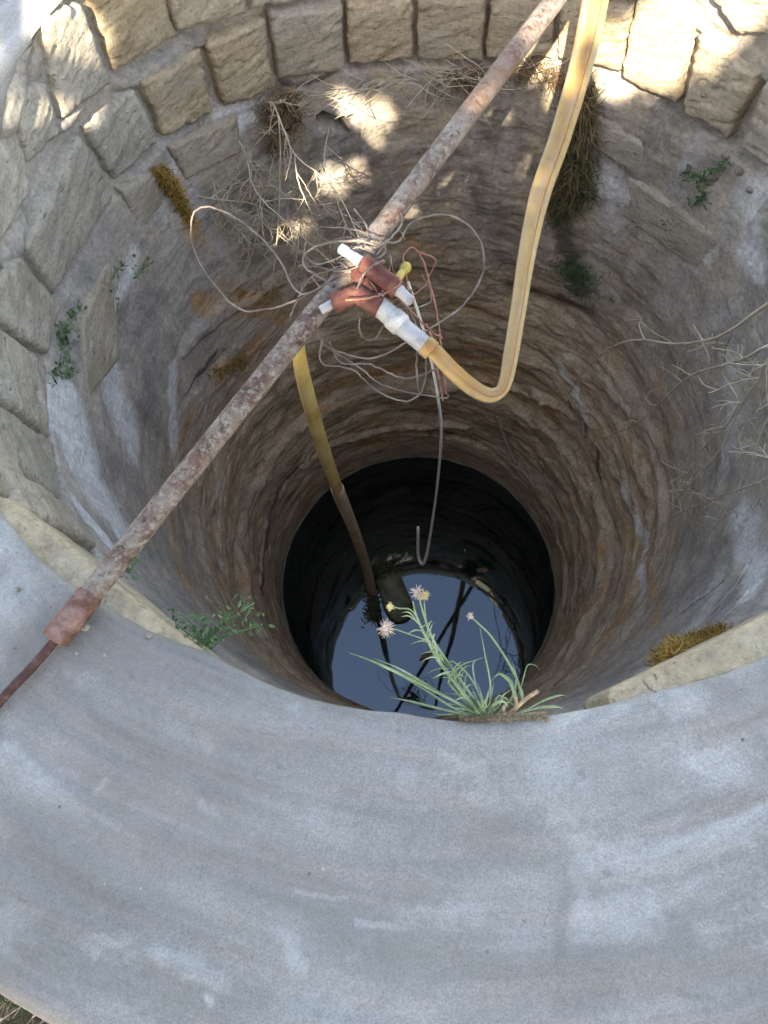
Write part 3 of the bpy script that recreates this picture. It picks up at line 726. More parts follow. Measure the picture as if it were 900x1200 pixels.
cylp('elbow_body', (415, 343), (446, 361), .0135, M['red'], fit, .052, .046, 26, [(0, .7), (.1, 1.0), (.55, .98), (.6, 1.08), (.95, 1.08), (1, .85)])
cylp('white_nipple', (376, 364), (392, 355), .0066, M['pvc'], fit, .043, .045, 16)
cylp('saddle', (418, 318), (440, 345), .0110, M['red'], fit, .044, .044, 18)
# yellow lever behind
cylp('yellow_lever', (463, 333), (472, 318), .0058, M['yellow'], fit, .035, .030, 14)
cylp('yellow_lever', (471, 320), (479, 309), .0080, M['yellow'], fit, .030, .030, 14, [(0, .5), (.3, .9), (.6, 1), (.85, .8), (1, .4)])
adopt(fit)

# ------------------------------------------------------------------ HOSES
hose = thing('hose', 'flattened yellow hose coming down from the right into a white connector', 'hose', 'yellow hoses', loc=plane(585, 460, -0.09).tolist())
hp = [plane(497, 402, .028), plane(512, 415, .022), plane(530, 434, .0), plane(552, 453, -.03), plane(572, 463, -.05), plane(586, 459, -.055), plane(593, 445, -.05), plane(598, 420, -.045),
      plane(607, 365, -.045), plane(618, 295, -.05), plane(633, 228, -.05), plane(655, 165, -.05), plane(676, 95, -.035), plane(691, 35, -.01), plane(702, -25, .015), plane(715, -95, .03), plane(730, -170, .035), plane(745, -260, .03), plane(755, -330, -.05)]
S_ = spline(hp, 150)
hw_ = [.0115, .0125, .0128, .0125, .011, .0092, .0105, .012, .0128, .015, .0178, .019, .021, .024, .026, .026, .026, .026, .026]
m = MB(); m.tube(S_, hw_, 28, flat=0.6, crease=0.4, ref=(0, 0.2, 1), twist=0.35)
m.build('hose_body', M['hose'], hose)
cn = cylp('taped_thread', (437, 352), (472, 383), .0132, M['tape'], hose, .045, .036, 26, [(0, .9)]+[(.02+.045*i, 1.10 if i % 2 else 1.0) for i in range(14)]+[(.64, 1.0), (.66, 1.2), (.94, 1.2), (.96, 1.08), (1, 1.05)])
cylp('connector', (468, 380), (502, 408), .0128, M['pvc'], hose, .037, .027, 26, [(0, 1), (.1, 1), (.9, .98), (.97, .94), (1, .85)])
cylp('hose_clamp', (497, 403), (507, 412), .0138, M['hose'], hose, .028, .024, 22, [(0, .9), (.1, 1.02), (.9, 1.02), (1, .9)])
adopt(hose)
hose2 = thing('hose', 'yellow hose hanging from under the pipe down into the water', 'hose', 'yellow hoses', loc=plane(437, 700, HW).tolist())
q = [plane(372, 372, .012), plane(358, 386, -.005), plane(350, 402, -.05), plane(353, 432, -.14), plane(365, 480, -.38), plane(380, 530, -.72), plane(397, 577, -1.15)]
m = MB(); m.tube(spline(q, 70), [.011, .0125, .0145, .016, .018, .019, .0185], 22, flat=.6, crease=.2, ref=(0, .3, 1), twist=.5)
m.build('hose_body', mat_simple('brightened_hose', [(0.3, (0.36, 0.22, 0.05)), (0.5, (0.56, 0.38, 0.11)), (0.7, (0.64, 0.47, 0.18))], 9, 0.4, 0.4, 0.2), hose2)  # same hose, its colour brightened to offset the shade in the shaft
q = [plane(395, 572, -1.12), plane(399, 583, -1.22), plane(415, 622, -1.75), plane(428, 660, -2.3), plane(437, 696, HW-.02), plane(441, 706, HW-.25)]
m = MB(); m.tube(spline(q, 40), [.0205, .021, .021, .0215, .022, .022], 18)
m.build('suction_pipe', M['darkpipe'], hose2)
adopt(hose2)
# thin cord with a hooked end
cord = thing('cord', 'thin pale cord hanging from the pipe with its end hooked upwards', 'cord', loc=plane(513, 470, -.1).tolist())
q = [plane(478, 330, .03), plane(500, 400, -.04), plane(513, 465, -.15), plane(517, 510, -.35), plane(512, 572, -.75), plane(505, 622, -1.0), plane(500, 650, -1.12), plane(495, 661, -1.17), plane(490, 650, -1.15), plane(490, 618, -1.03)]
tube('cord_strand', q, [.0022, .0022, .0026, .003, .0042, .0044, .0044], M['rope'], cord, 8, 70)
adopt(cord)
q = [hit(583, 487, .03), hit(590, 508, .03), hit(598, 530, .03), hit(606, 545, .03)]
tag(tube('root', q, [.005, .009, .010, .006], M['rope'], None, 8, 16), 'short pale root stuck to the shaft wall below the hose bend', 'root')

# ------------------------------------------------------------------ WIRES
def wire(pts, z, r, label, mat='wire', jit=0.0004, n=60):
    m = MB(); r = r*.8; zs = np.interp(np.linspace(0, 1, len(pts)), np.linspace(0, 1, len(z)), z)
    P = spline([plane(a[0], a[1], q_) for a, q_ in zip(pts, zs)], n)
    P = [p+np.array([random.gauss(0, jit) for _ in range(3)]) for p in P] if jit else P
    m.tube(P, r, 7)
    return tag(m.build('wire', M[mat]), label, 'wire', 'wires wound round the pipe fitting')
wire([(412, 318), (400, 322), (353, 345), (327, 303), (300, 273), (267, 250), (240, 242), (226, 253), (225, 283), (243, 323), (277, 360), (310, 363), (353, 350), (385, 330)], [.05, .03, .02, -.02, -.06, -.04, .03], .0019, 'grey wire making the big loop left of the pipe')
wire([(440, 300), (453, 285), (468, 283), (480, 263), (507, 252), (533, 255), (557, 273), (567, 300), (563, 327), (543, 357), (515, 378), (495, 388), (470, 380)], [.05, .04, .02, 0, -.02, .0, .02], .0020, 'grey wire making the big round loop right of the fitting')
wire([(478, 340), (475, 317), (473, 300), (483, 290), (495, 304), (503, 330), (510, 357), (517, 403), (523, 462)], [.03, .02, .0, -.03, -.1], .0018, 'brown wire looping up right of the fitting and hanging straight down', 'redwire')
wire([(500, 380), (507, 400), (512, 430), (519, 470)], [0, -.05, -.1], .002, 'rusty red wire end dangling below the connector', 'redwire')
wire([(368, 375), (375, 395), (387, 408), (433, 420), (473, 403), (485, 390)], [.01, -.02, .02], .0018, 'wire sagging in a shallow curve under the white connector')
wire([(378, 395), (377, 425), (413, 433), (440, 457), (473, 470), (493, 460), (499, 433), (497, 408)], [.0, -.05, -.03], .0017, 'wire making the lowest loop below the fitting')
wire([(385, 400), (400, 425), (433, 427), (473, 443), (510, 433), (525, 420)], [-.01, -.05, -.03], .0018, 'wire curving below the connector and rising to the right', 'wire')
wire([(380, 405), (420, 430), (453, 453), (517, 466), (526, 463)], [-.02, -.06, -.06], .0015, 'thin wire running low from the pipe to the hanging red wires')
wire([(392, 335), (375, 325), (357, 312), (358, 298), (373, 288), (400, 283), (425, 283), (447, 287), (466, 270), (472, 258), (468, 248)], [.04, .03, .07, .06, .03], .0022, 'dark wire arching over the top of the fitting')
wire([(360, 303), (372, 310), (390, 305), (407, 296), (420, 290), (438, 296)], [.03, .06, .07], .0018, 'wire crossing the pipe just above the white nipple')
wire([(422, 372), (421, 385), (427, 397), (440, 396), (450, 380)], [.02, -.01, .02], .0016, 'small round wire loop beneath the elbow')
wire([(405, 352), (430, 350), (455, 342), (470, 330), (455, 318)], [.075, .08, .075], .0014, 'fine wire wrapped across the red fitting body', 'redwire')
wire([(418, 340), (424, 325), (436, 312), (450, 305)], [.075, .085, .08], .0016, 'short wire tied over the middle of the fitting')
wire([(462, 345), (485, 368), (505, 388), (518, 396)], [.05, .03, .01], .0016, 'wire running from the lower nipple to the right', 'redwire')
wire([(340, 372), (352, 345), (365, 325), (385, 318), (398, 312)], [-.05, 0, .04], .0016, 'short bent wire poking left below the pipe')
wire([(457, 300), (463, 325), (480, 365), (490, 390), (488, 430), (491, 462)], [.04, .0, -.05], .0019, 'brown wire passing behind the nipple and hanging to the lowest loop', 'wire')
wire([(415, 245), (428, 262), (432, 278), (425, 290)], [.0, .04, .06], .0018, 'short twig-like wire standing up at the pipe')
rw = random.Random(21)
for i in range(9):
    cx_, cy_ = rw.uniform(385, 475), rw.uniform(285, 350); a0_ = rw.uniform(0, 6.3); rx_, ry_ = rw.uniform(22, 60), rw.uniform(14, 40); tl = rw.uniform(-.8, .8); sw = rw.uniform(2.5, 5.5); L = []
    for k_ in range(9):
        a_ = a0_+sw*k_/8; ex, ey = rx_*math.cos(a_)*(1+.1*rw.gauss(0, 1)), ry_*math.sin(a_)*(1+.1*rw.gauss(0, 1)); L.append((cx_+ex*math.cos(tl)-ey*math.sin(tl), cy_+ex*math.sin(tl)+ey*math.cos(tl)))
    wire(L, [rw.uniform(-.04, .07) for _ in range(4)], rw.uniform(.0009, .0014), ['fine curved wire springing loosely out of the knot of wires at the fitting', 'thin rusty wire springing loosely out of the knot of wires at the fitting'][i % 3 == 0], ['wire', 'redwire'][i % 3 == 0])
# binding wound round the pipe
m = MB()
ax0 = plane(432, 285, zP+.004); ax1 = plane(400, 326, zP+.004); d = ax1-ax0
e1 = np.cross(d/np.linalg.norm(d), [0, 0, 1]); e2 = np.cross(d/np.linalg.norm(d), e1)
P = []
for i in range(150):
    t = i/149; a = t*2*math.pi*8+0.5*math.sin(t*20); rr = .0172+.002*math.sin(t*47)
    P.append(ax0+d*(t+0.12*math.sin(t*33))+rr*(e1*math.cos(a)+e2*math.sin(a)))
m.tube(P, .0015, 6)
tag(m.build('wire', M['wire']), 'binding wire wound many times round the pipe at the fitting', 'wire', 'wires wound round the pipe fitting')

# ------------------------------------------------------------------ DRY WEEDS
cam_r, cam_u = CR, CU
def twig(mb, P, r, depth=0, seed=0, spread=0.9, count=7, length=0.09):
    rnd = random.Random(seed)
    S = spline(P, 26)
    mb.tube([p+np.array([rnd.gauss(0, .0006) for _ in range(3)]) for p in S], [r*.85, r*.7, r*.5], 5)
    if depth <= 0: return
    for i in range(count):
        k_ = rnd.randint(3, len(S)-3); p = S[k_]; t = S[min(k_+2, len(S)-1)]-S[k_-2]; t /= np.linalg.norm(t)+1e-9
        sgn = rnd.choice((-1, 1)); side = np.cross(t, CP-p); side /= np.linalg.norm(side)
        dr = t*math.cos(spread*rnd.uniform(.6, 1.2))+side*sgn*math.sin(spread*rnd.uniform(.6, 1.2))+np.array([rnd.gauss(0, .16) for _ in range(3)])
        dr /= np.linalg.norm(dr); L = length*rnd.uniform(.4, 1.3)*(1-k_/len(S)*.4)
        mid = p+dr*L*.5+np.array([rnd.gauss(0, .06)*L for _ in range(3)]); end = p+dr*L+np.array([rnd.gauss(0, .1)*L for _ in range(3)])+np.array([0, 0, -.1*L])
        twig(mb, [p, mid, end], r*.6, depth-1, rnd.random(), spread, max(2, count//3), length*.42)
def pts(L, off):
    o = np.interp(np.linspace(0, 1, len(L)), np.linspace(0, 1, len(off)), off)
    return [plane(a[0], a[1], b-9.03) if b >= 8.9 else hit(a[0], a[1], b) for a, b in zip(L, o)]
def weed(label, stems, mat='dry', group=None, name='dead_weed', cat='dry weed'):
    base = hit(*stems[0][0][0], stems[0][1][0])
    t = thing(name, label, cat, group, loc=base.tolist())
    for i, (L, off, r, cnt, ln, dep) in enumerate(stems):
        mb = MB(); twig(mb, pts(L, off), r, dep, i*17+len(label), .9, cnt, ln); mb.build('stem', M[mat], t)
    adopt(t); return t
weed('tall dry straw-coloured weed hanging down the wall from the block ledge, left of the pipe', [
    ([(308, 118), (322, 125), (328, 160), (327, 250), (322, 305), (315, 350)], [.03, .10, .2, .25], .0026, 9, .07, 2),
    ([(322, 125), (345, 180), (375, 205), (400, 235), (420, 275), (428, 295)], [.08, .3, .6, .78], .0024, 8, .07, 2),
    ([(345, 180), (350, 215), (365, 250), (380, 300)], [.2, .3, .4], .002, 7, .08, 1),
    ([(290, 190), (300, 225), (335, 260), (380, 300), (400, 325)], [.1, .2, .5, .7], .002, 8, .10, 2)], group='dry weeds hanging in the well')
weed('fine tangled dry twigs spread on the wall behind the left wire loop', [
    ([(230, 230), (265, 235), (300, 240), (340, 262), (375, 270)], [.04, .06, .1], .0022, 16, .12, 2),
    ([(322, 180), (310, 230), (300, 280), (285, 330)], [.05, .08, .1], .0022, 12, .12, 2),
    ([(250, 215), (262, 250), (290, 280), (330, 320), (352, 345)], [.04, .08, .2], .002, 16, .09, 2), ([(280, 165), (300, 200), (330, 225), (365, 240), (405, 235)], [.05, .1, .2], .0018, 18, .09, 2),
    ([(330, 150), (340, 200), (338, 250), (345, 300), (335, 340)], [.05, .1, .15], .0018, 16, .08, 2), ([(385, 150), (380, 190), (392, 225), (405, 262), (425, 290)], [.05, .3, .6], .002, 10, .06, 2), ([(375, 222), (395, 215), (415, 210), (432, 198)], [.3, .35, .4], .0015, 9, .05, 1),
    ([(370, 200), (350, 245), (360, 290), (355, 345)], [.05, .12, .2], .002, 12, .10, 2)], group='dry weeds hanging in the well')
weed('pale dry branch reaching in from the right edge over the wall', [
    ([(915, 345), (880, 370), (840, 395), (790, 403), (740, 398), (705, 415), (680, 440), (668, 460)], [.5, .42, .36, .28], .0041, 7, .12, 1),
    ([(860, 385), (850, 410), (848, 440), (865, 470), (850, 500), (820, 530), (795, 580)], [.35, .25, .15], .0038, 9, .10, 2),
    ([(790, 403), (760, 385), (745, 365)], [.25, .22, .2], .0023, 4, .05, 1)], group='dry weeds at the right')
weed('dry forked twig lying across the orange stained part of the wall', [
    ([(900, 405), (860, 425), (810, 440), (770, 475), (740, 500), (700, 515), (672, 530)], [.45, .35, .3, .22], .0038, 9, .11, 2),
    ([(770, 475), (780, 440), (800, 410), (812, 390)], [.12, .16, .2], .0019, 4, .06, 1)], group='dry weeds at the right')
weed('bushy dry weed with many fine twigs hanging at the right edge', [
    ([(925, 380), (900, 420), (885, 450), (865, 480), (845, 525), (815, 560), (790, 590)], [.4, .3, .2], .0041, 11, .13, 2),
    ([(930, 530), (900, 560), (860, 575), (820, 590), (790, 605)], [.35, .25, .15], .0030, 9, .12, 2),
    ([(920, 450), (895, 500), (880, 540), (850, 600), (835, 620)], [.35, .25, .15], .0025, 7, .11, 2)], group='dry weeds at the right')
# straw along the ledge
def strands(name, label, area, count, length, r, mat, mode='lie', off=(.0, .05), cat='dry grass', curl=.3, kind='stuff', seed=1, drop=None, parent=None):
    """area: list of (x0,y0,x1,y1,halfwidth px) lines along which strands are scattered"""
    rnd = random.Random(seed); mb = MB()
    for i in range(count):
        x0, y0, x1, y1, hw2 = rnd.choice(area); t = rnd.random()
        x, y = x0+(x1-x0)*t+rnd.gauss(0, hw2*.5), y0+(y1-y0)*t+rnd.gauss(0, hw2*.5)
        p = hit(x, y, rnd.uniform(*off))
        a = math.atan2(p[1], p[0]); tan = np.array([-math.sin(a), math.cos(a), 0]); inn = np.array([-math.cos(a), -math.sin(a), 0])
        L = length*rnd.uniform(.4, 1.3)
        if mode == 'lie': d_ = tan*rnd.choice((-1, 1))+inn*rnd.gauss(0, .25)+np.array([0, 0, rnd.gauss(0, .25)])
        elif mode == 'hang': d_ = np.array([0, 0, -1.0])+tan*rnd.gauss(0, .35)+inn*rnd.uniform(-.02, .25)
        else: d_ = inn*rnd.uniform(.3, 1)+tan*rnd.gauss(0, .8)+np.array([0, 0, rnd.gauss(0.1, .8)])
        d_ /= np.linalg.norm(d_); P = [p]; 
        for k_ in range(4):
            d_ = d_+np.array([rnd.gauss(0, curl) for _ in range(3)]); d_ /= np.linalg.norm(d_); P.append(P[-1]+d_*L/4)
        mb.tube(P, [r, r, r*.4], 3, cap=False)
    o = mb.build(name, M[mat], parent)
    if parent is None: tag(o, label, cat, None, kind)
    return o
strands('dry_grass', 'dry straw lying along the ledge under the far stone blocks', [(330, 118, 450, 98, 8), (450, 98, 560, 82, 8), (520, 90, 645, 80, 10)], 90, .16, .0010, 'dry', 'lie', (.01, .07))
strands('dead_roots', 'brown root clump hanging under the blocks above the tall dry weed', [(318, 112, 322, 175, 16), (335, 110, 345, 150, 14)], 420, .05, .0013, 'brown', 'curl', (.0, .06), 'roots', .6, seed=2)
strands('dead_roots', 'brown root clump in the crack beside the pipe under the far blocks', [(535, 90, 560, 95, 12), (600, 85, 640, 75, 8), (650, 85, 660, 100, 8)], 300, .05, .0012, 'brown', 'curl', (.0, .04), 'roots', .6, seed=3)
strands('hanging_moss', 'curtain of dark brown and green moss roots hanging behind the hose', [(690, 100, 665, 250, 16), (675, 120, 650, 260, 14)], 750, .06, .0013, 'mossy', 'curl', (.0, .05), 'moss', .6, seed=4)
strands('hanging_roots', 'thin brown roots mixed through the moss behind the hose', [(690, 95, 668, 240, 16)], 340, .08, .0012, 'brown', 'hang', (.0, .06), 'roots', .4, seed=5)
strands('green_moss', 'faint green mossy growth low on the wall right of the hose', [(680, 180, 690, 240, 14), (660, 300, 690, 340, 22)], 520, .035, .0013, 'green', 'curl', (.0, .03), 'moss', .6, seed=6)
strands('ochre_moss', 'ochre yellow moss streak running down the wall at upper left', [(185, 200, 205, 225, 8), (198, 215, 225, 262, 7)], 900, .022, .0014, 'ochre', 'curl', (.0, .035), 'moss', .6, seed=7)
strands('ochre_moss', 'yellow moss cushion on the ledge at lower right of the shaft', [(775, 775, 815, 752, 9), (815, 752, 850, 742, 6), (790, 760, 835, 755, 8)], 1500, .022, .0014, 'ochre', 'curl', (.0, .03), 'moss', .6, seed=8)
strands('ochre_moss', 'rusty orange moss patch on the wall behind the left wire loop', [(265, 350, 320, 345, 12), (250, 440, 290, 420, 10)], 700, .018, .0013, 'ochre', 'curl', (.0, .03), 'moss', .6, seed=9)

# ------------------------------------------------------------------ SMALL GREEN WEEDS
def leafy(label, stems, nleaf, size, name='small_weed', mat='green', seed=0, group='small green weeds in the wall'):
    rnd = random.Random(seed)
    base = pts(*stems[0])[0]; t = thing(name, label, 'weed', group, loc=base.tolist())
    sm = MB(); V = []; F = []
    for L, off in stems:
        S = spline(pts(L, off), 16); sm.tube(S, [.0014, .0008], 4)
        for i in range(nleaf):
            p = rnd.choice(S)+np.array([rnd.gauss(0, .007) for _ in range(3)])
            d_ = np.array([rnd.gauss(0, 1), rnd.gauss(0, 1), rnd.gauss(.3, 1)]); d_ /= np.linalg.norm(d_)
            w = np.cross(d_, [rnd.gauss(0, 1), rnd.gauss(0, 1), rnd.gauss(0, 1)]); w /= np.linalg.norm(w)
            s_ = size*1.45*rnd.uniform(.5, 1.2); nrm = np.cross(d_, w)*s_*.12
            b = len(V); V += [p, p+d_*s_*.5+w*s_*.2+nrm, p+d_*s_, p+d_*s_*.5-w*s_*.2+nrm]; F += [(b, b+1, b+2), (b, b+2, b+3)]
    sm.build('stem', M[mat], t); lf = mesh('leaves', V, F, M[mat], t); lf['kind'] = 'stuff'
    adopt(t); return t
leafy('dark green leafy weed growing at the corner of a left stone block', [([(68, 405), (75, 395), (85, 375), (95, 362)], [.0, .03, .04]), ([(68, 405), (70, 390), (76, 378)], [.0, .02, .02]), ([(68, 405), (90, 395), (105, 380)], [0, .02, .02])], 55, .012, seed=1)
leafy('grey green weed just below the dark leafy one', [([(72, 415), (70, 430), (60, 440)], [.0, .02, .03]), ([(72, 415), (80, 430), (78, 442)], [.0, .02, .03])], 60, .011, seed=2)
leafy('sparse green weed with small paired leaves on the left wall', [([(165, 300), (150, 305), (135, 320), (125, 345)], [.0, .02, .03]), ([(150, 305), (135, 335), (138, 370)], [.0, .02, .02]), ([(165, 300), (170, 310), (160, 325)], [0, .02, .02])], 26, .013, seed=3)
leafy('small green sprig just behind the lower end of the pipe', [([(150, 672), (150, 655), (156, 642)], [8.99, 9.0, 9.01]), ([(150, 672), (158, 660), (163, 652)], [8.99, 9.0, 9.0]), ([(150, 670), (142, 660), (140, 650)], [8.99, 9.0, 9.0])], 26, .0065, seed=4)
leafy('feathery green weed spreading from the rim at lower left of the shaft', [([(242, 756), (252, 738), (275, 722), (298, 706)], [8.98, 8.99, 9.0, 9.02]), ([(242, 756), (262, 745), (288, 738), (308, 732)], [8.98, 8.98, 8.99]), ([(242, 756), (228, 735), (208, 716)], [8.98, 8.99, 9.0]),
       ([(242, 756), (244, 738), (232, 722)], [8.98, 8.99, 9.0]), ([(242, 756), (258, 735), (268, 715)], [8.98, 8.99, 9.0]), ([(242, 756), (220, 742), (205, 730)], [8.98, 8.98, 8.98])], 42, .0075, seed=5)
leafy('green weed growing among pebbles under the right stone blocks', [([(825, 215), (815, 205), (800, 205)], [.0, .03, .04]), ([(825, 215), (835, 200), (850, 195)], [.0, .03, .04]), ([(825, 215), (822, 235), (808, 238)], [.0, .02, .03])], 70, .011, seed=6)
leafy('tiny green sprig on the exposed rock slab at right', [([(785, 255), (782, 248), (790, 242)], [.0, .02, .02]), ([(785, 255), (778, 262), (785, 272)], [.0, .02, .02])], 22, .009, seed=7)
# loose stones under the right blocks
for i, (x, y, s_, l_) in enumerate([(838, 205, .020, 'rounded pinkish pebble lodged under the right blocks'), (868, 200, .014, 'pale pebble lodged right of the green weed'), (852, 182, .013, 'small grey chip in the crack below the block'), (880, 222, .012, 'little pale stone near the right edge'), (20, 690, .004, 'tiny stone crumb on the rim at far left'), (175, 745, .004, 'white crumb beside the pipe on the rim'), (100, 735, .006, 'brown crumb beside the coupling'), (90, 765, .003, 'pale crumb on the rim below the pipe')]):
    P = hit(x, y, .0) if x > 800 else plane(x, y, .002)
    rr = random.Random(i); V = []; nn = 12
    for a in range(nn):
        for b in range(7):
            ph = math.pi*b/6; t_ = 2*math.pi*a/nn; v = np.array([math.sin(ph)*math.cos(t_), math.sin(ph)*math.sin(t_)*.8, math.cos(ph)*.7])
            V.append(P+s_*v*(1+.18*rr.gauss(0, 1)*(0 < b < 6)*.6))
    tag(mesh('pebble', V, gridF(nn, 7, True)[:, ::-1].copy(), M['stonechip']), l_, 'pebble')

# ------------------------------------------------------------------ GRASS PLANT ON THE NEAR LIP
plant = thing('grass_plant', 'green grassy plant with fluffy seed heads growing from the near edge of the rim', 'plant', loc=plane(565, 842, -.01).tolist())
Bp = plane(567, 840, -.012); db = np.linalg.norm(Bp-CP)
def pp(x, y, dd): return CP+ray(x, y)*(db+dd)
def blade(L, dd, w, mat='blade', name='blade'):
    ds = np.interp(np.linspace(0, 1, len(L)), np.linspace(0, 1, len(dd)), dd)
    S = spline([pp(a[0], a[1], b) for a, b in zip(L, ds)], 18); n = len(S); V = []; F = []
    for i, p in enumerate(S):
        t = S[min(i+1, n-1)]-S[max(i-1, 0)]; t /= np.linalg.norm(t)+1e-9
        s_ = np.cross(t, CP-p+np.array([.3, .2, .2])); s_ /= np.linalg.norm(s_); nn_ = np.cross(s_, t)
        f = i/(n-1); ww = w*min(1, (1-f)*2.2+.08)*(.7+.3*math.sin(f*3.1))
        ww *= .8; V += [p-s_*ww, p+nn_*ww*.45, p+s_*ww, p-nn_*ww*.15]
    for i in range(n-1):
        for j in range(4): F.append((i*4+j, i*4+(j+1) % 4, i*4+4+(j+1) % 4, i*4+4+j))
    return mesh(name, V, F, M[mat], plant)
bl = [([(565, 840), (530, 820), (480, 795), (437, 775), (406, 764)], [0, -.02, -.03], .0026), ([(562, 840), (520, 815), (470, 785), (437, 771)], [0, .02, .03], .0024), ([(563, 842), (520, 832), (480, 822), (456, 817)], [0, .02, .02], .0024),
      ([(566, 842), (535, 832), (500, 810), (470, 792)], [0, .03, .05], .0022), ([(568, 840), (545, 815), (525, 790), (508, 770)], [0, -.02, -.04], .0024), ([(570, 838), (560, 810), (548, 790), (530, 775), (522, 782)], [0, .0, .0], .0016),
      ([(560, 838), (530, 805), (527, 797), (540, 780), (562, 772)], [0, -.02, -.03], .0022), ([(572, 838), (575, 805), (568, 765), (562, 733)], [0, -.02, -.05], .0014), ([(575, 840), (585, 815), (605, 828), (600, 800), (585, 789), (575, 800)], [0, 0, -.01], .0020),
      ([(600, 835), (604, 822), (598, 800), (586, 790), (580, 794)], [0, -.01, -.02], .0026), ([(580, 840), (600, 818), (605, 795), (600, 775)], [0, 0, .02], .0018), ([(590, 840), (612, 819), (606, 798), (595, 780)], [0, 0, 0], .0014),
      ([(605, 838), (630, 830), (650, 828), (661, 831)], [0, 0, 0], .0024), ([(608, 838), (635, 822), (655, 815), (665, 816)], [0, 0, -.01], .0018), ([(575, 838), (562, 815), (555, 790), (556, 775), (570, 770)], [0, 0, .02], .0013),
      ([(560, 840), (540, 812), (532, 790), (528, 772)], [0, .02, .04], .0013), ([(600, 838), (612, 800), (618, 780), (628, 780), (632, 786)], [0, .0, .0], .0010), ([(566, 842), (552, 825), (540, 815), (520, 812)], [0, 0, 0], .0018), ([(570, 842), (585, 828), (590, 815), (600, 808)], [0, .01, .02], .0020),
      ([(566, 841), (550, 836), (520, 838), (500, 835)], [0, .03, .05], .0018), ([(571, 841), (578, 826), (590, 822), (596, 830)], [0, -.02, -.01], .0022)]
for a in bl: blade(*a)
rnd = random.Random(5)
for i in range(18):
    a = rnd.uniform(-1.3, .9); L_ = rnd.uniform(18, 52)
    x1, y1 = 567+rnd.gauss(0, 6)+math.sin(a)*L_, 838-math.cos(a)*L_*.8
    blade([(567+rnd.gauss(0, 5), 841), ((567+x1)/2+rnd.gauss(0, 2), (840+y1)/2-3), (x1, y1)], [0, rnd.uniform(-.03, .03), rnd.uniform(-.06, .06)], rnd.uniform(.0007, .0015))
def stalk(L, dd, r, mat='blade'):
    ds = np.interp(np.linspace(0, 1, len(L)), np.linspace(0, 1, len(dd)), dd)
    m = MB(); m.tube(spline([pp(a[0], a[1], b) for a, b in zip(L, ds)], 24), r, 6); return m.build('stalk', M[mat], plant)
stalk([(568, 842), (545, 815), (515, 775), (500, 748), (488, 722), (484, 705)], [0, -.03, -.08], [.0026, .0022, .0016, .0009])
stalk([(572, 842), (550, 812), (522, 772), (505, 745), (495, 715), (491, 698)], [0, -.02, -.07], [.0022, .0015, .0008])
stalk([(488, 722), (480, 714), (468, 713), (460, 711)], [-.08, -.08], .0009); stalk([(505, 752), (485, 745), (465, 738), (455, 737)], [-.07, -.09], .0007)
stalk([(612, 819), (605, 794), (592, 770), (575, 745), (562, 732), (551, 722)], [0, -.02, -.05], [.0016, .0009])
stalk([(515, 775), (508, 750), (500, 730), (497, 705)], [-.06, -.08], [.0012, .0007])
for i in range(34):     # narrow leaves crowding up the flowering stalk
    t = rnd.random(); sx, sy = 552-(552-488)*t, 822-(822-728)*t
    a = rnd.uniform(-2.2, 1.6); L_ = rnd.uniform(10, 30)
    d0 = -.03-.05*t
    blade([(sx, sy), (sx+math.sin(a)*L_*.5, sy-math.cos(a)*L_*.5-2), (sx+math.sin(a)*L_, sy-math.cos(a)*L_*.8+rnd.uniform(0, 5))], [d0, d0+rnd.gauss(0, .01), d0+rnd.gauss(0, .02)], rnd.uniform(.0005, .0012), name='leaflet')
def fluff(x, y, dd, r, n, mat='fluff', seed=0, core=.25):
    rn = random.Random(seed); c_ = pp(x, y, dd); m = MB()
    for i in range(n):
        d_ = np.array([rn.gauss(0, 1) for _ in range(3)]); d_ /= np.linalg.norm(d_); L_ = r*rn.uniform(.5, 1.15)
        m.tube([c_, c_+d_*L_*.6, c_+d_*L_+np.array([0, 0, -.1*L_])], [.0005, .0004, .0002], 3, cap=False)
    V, F = [], []
    for a in range(8):
        for b in range(5):
            ph = math.pi*b/4; t_ = 2*math.pi*a/8; V.append(c_+r*core*np.array([math.sin(ph)*math.cos(t_), math.sin(ph)*math.sin(t_), math.cos(ph)]))
    m.add(V, [tuple(f) for f in gridF(8, 5, True)[:, ::-1].tolist()])
    m.build('seed_head', M[mat], plant)
fluff(452, 736, -.09, .0105, 120, seed=1, core=.4); fluff(489, 694, -.08, .0085, 90, seed=2); fluff(497, 698, -.08, .0075, 80, seed=3, mat='bud'); fluff(457, 711, -.08, .006, 40, 'bud', 4, .6); fluff(551, 722, -.05, .005, 40, seed=5)
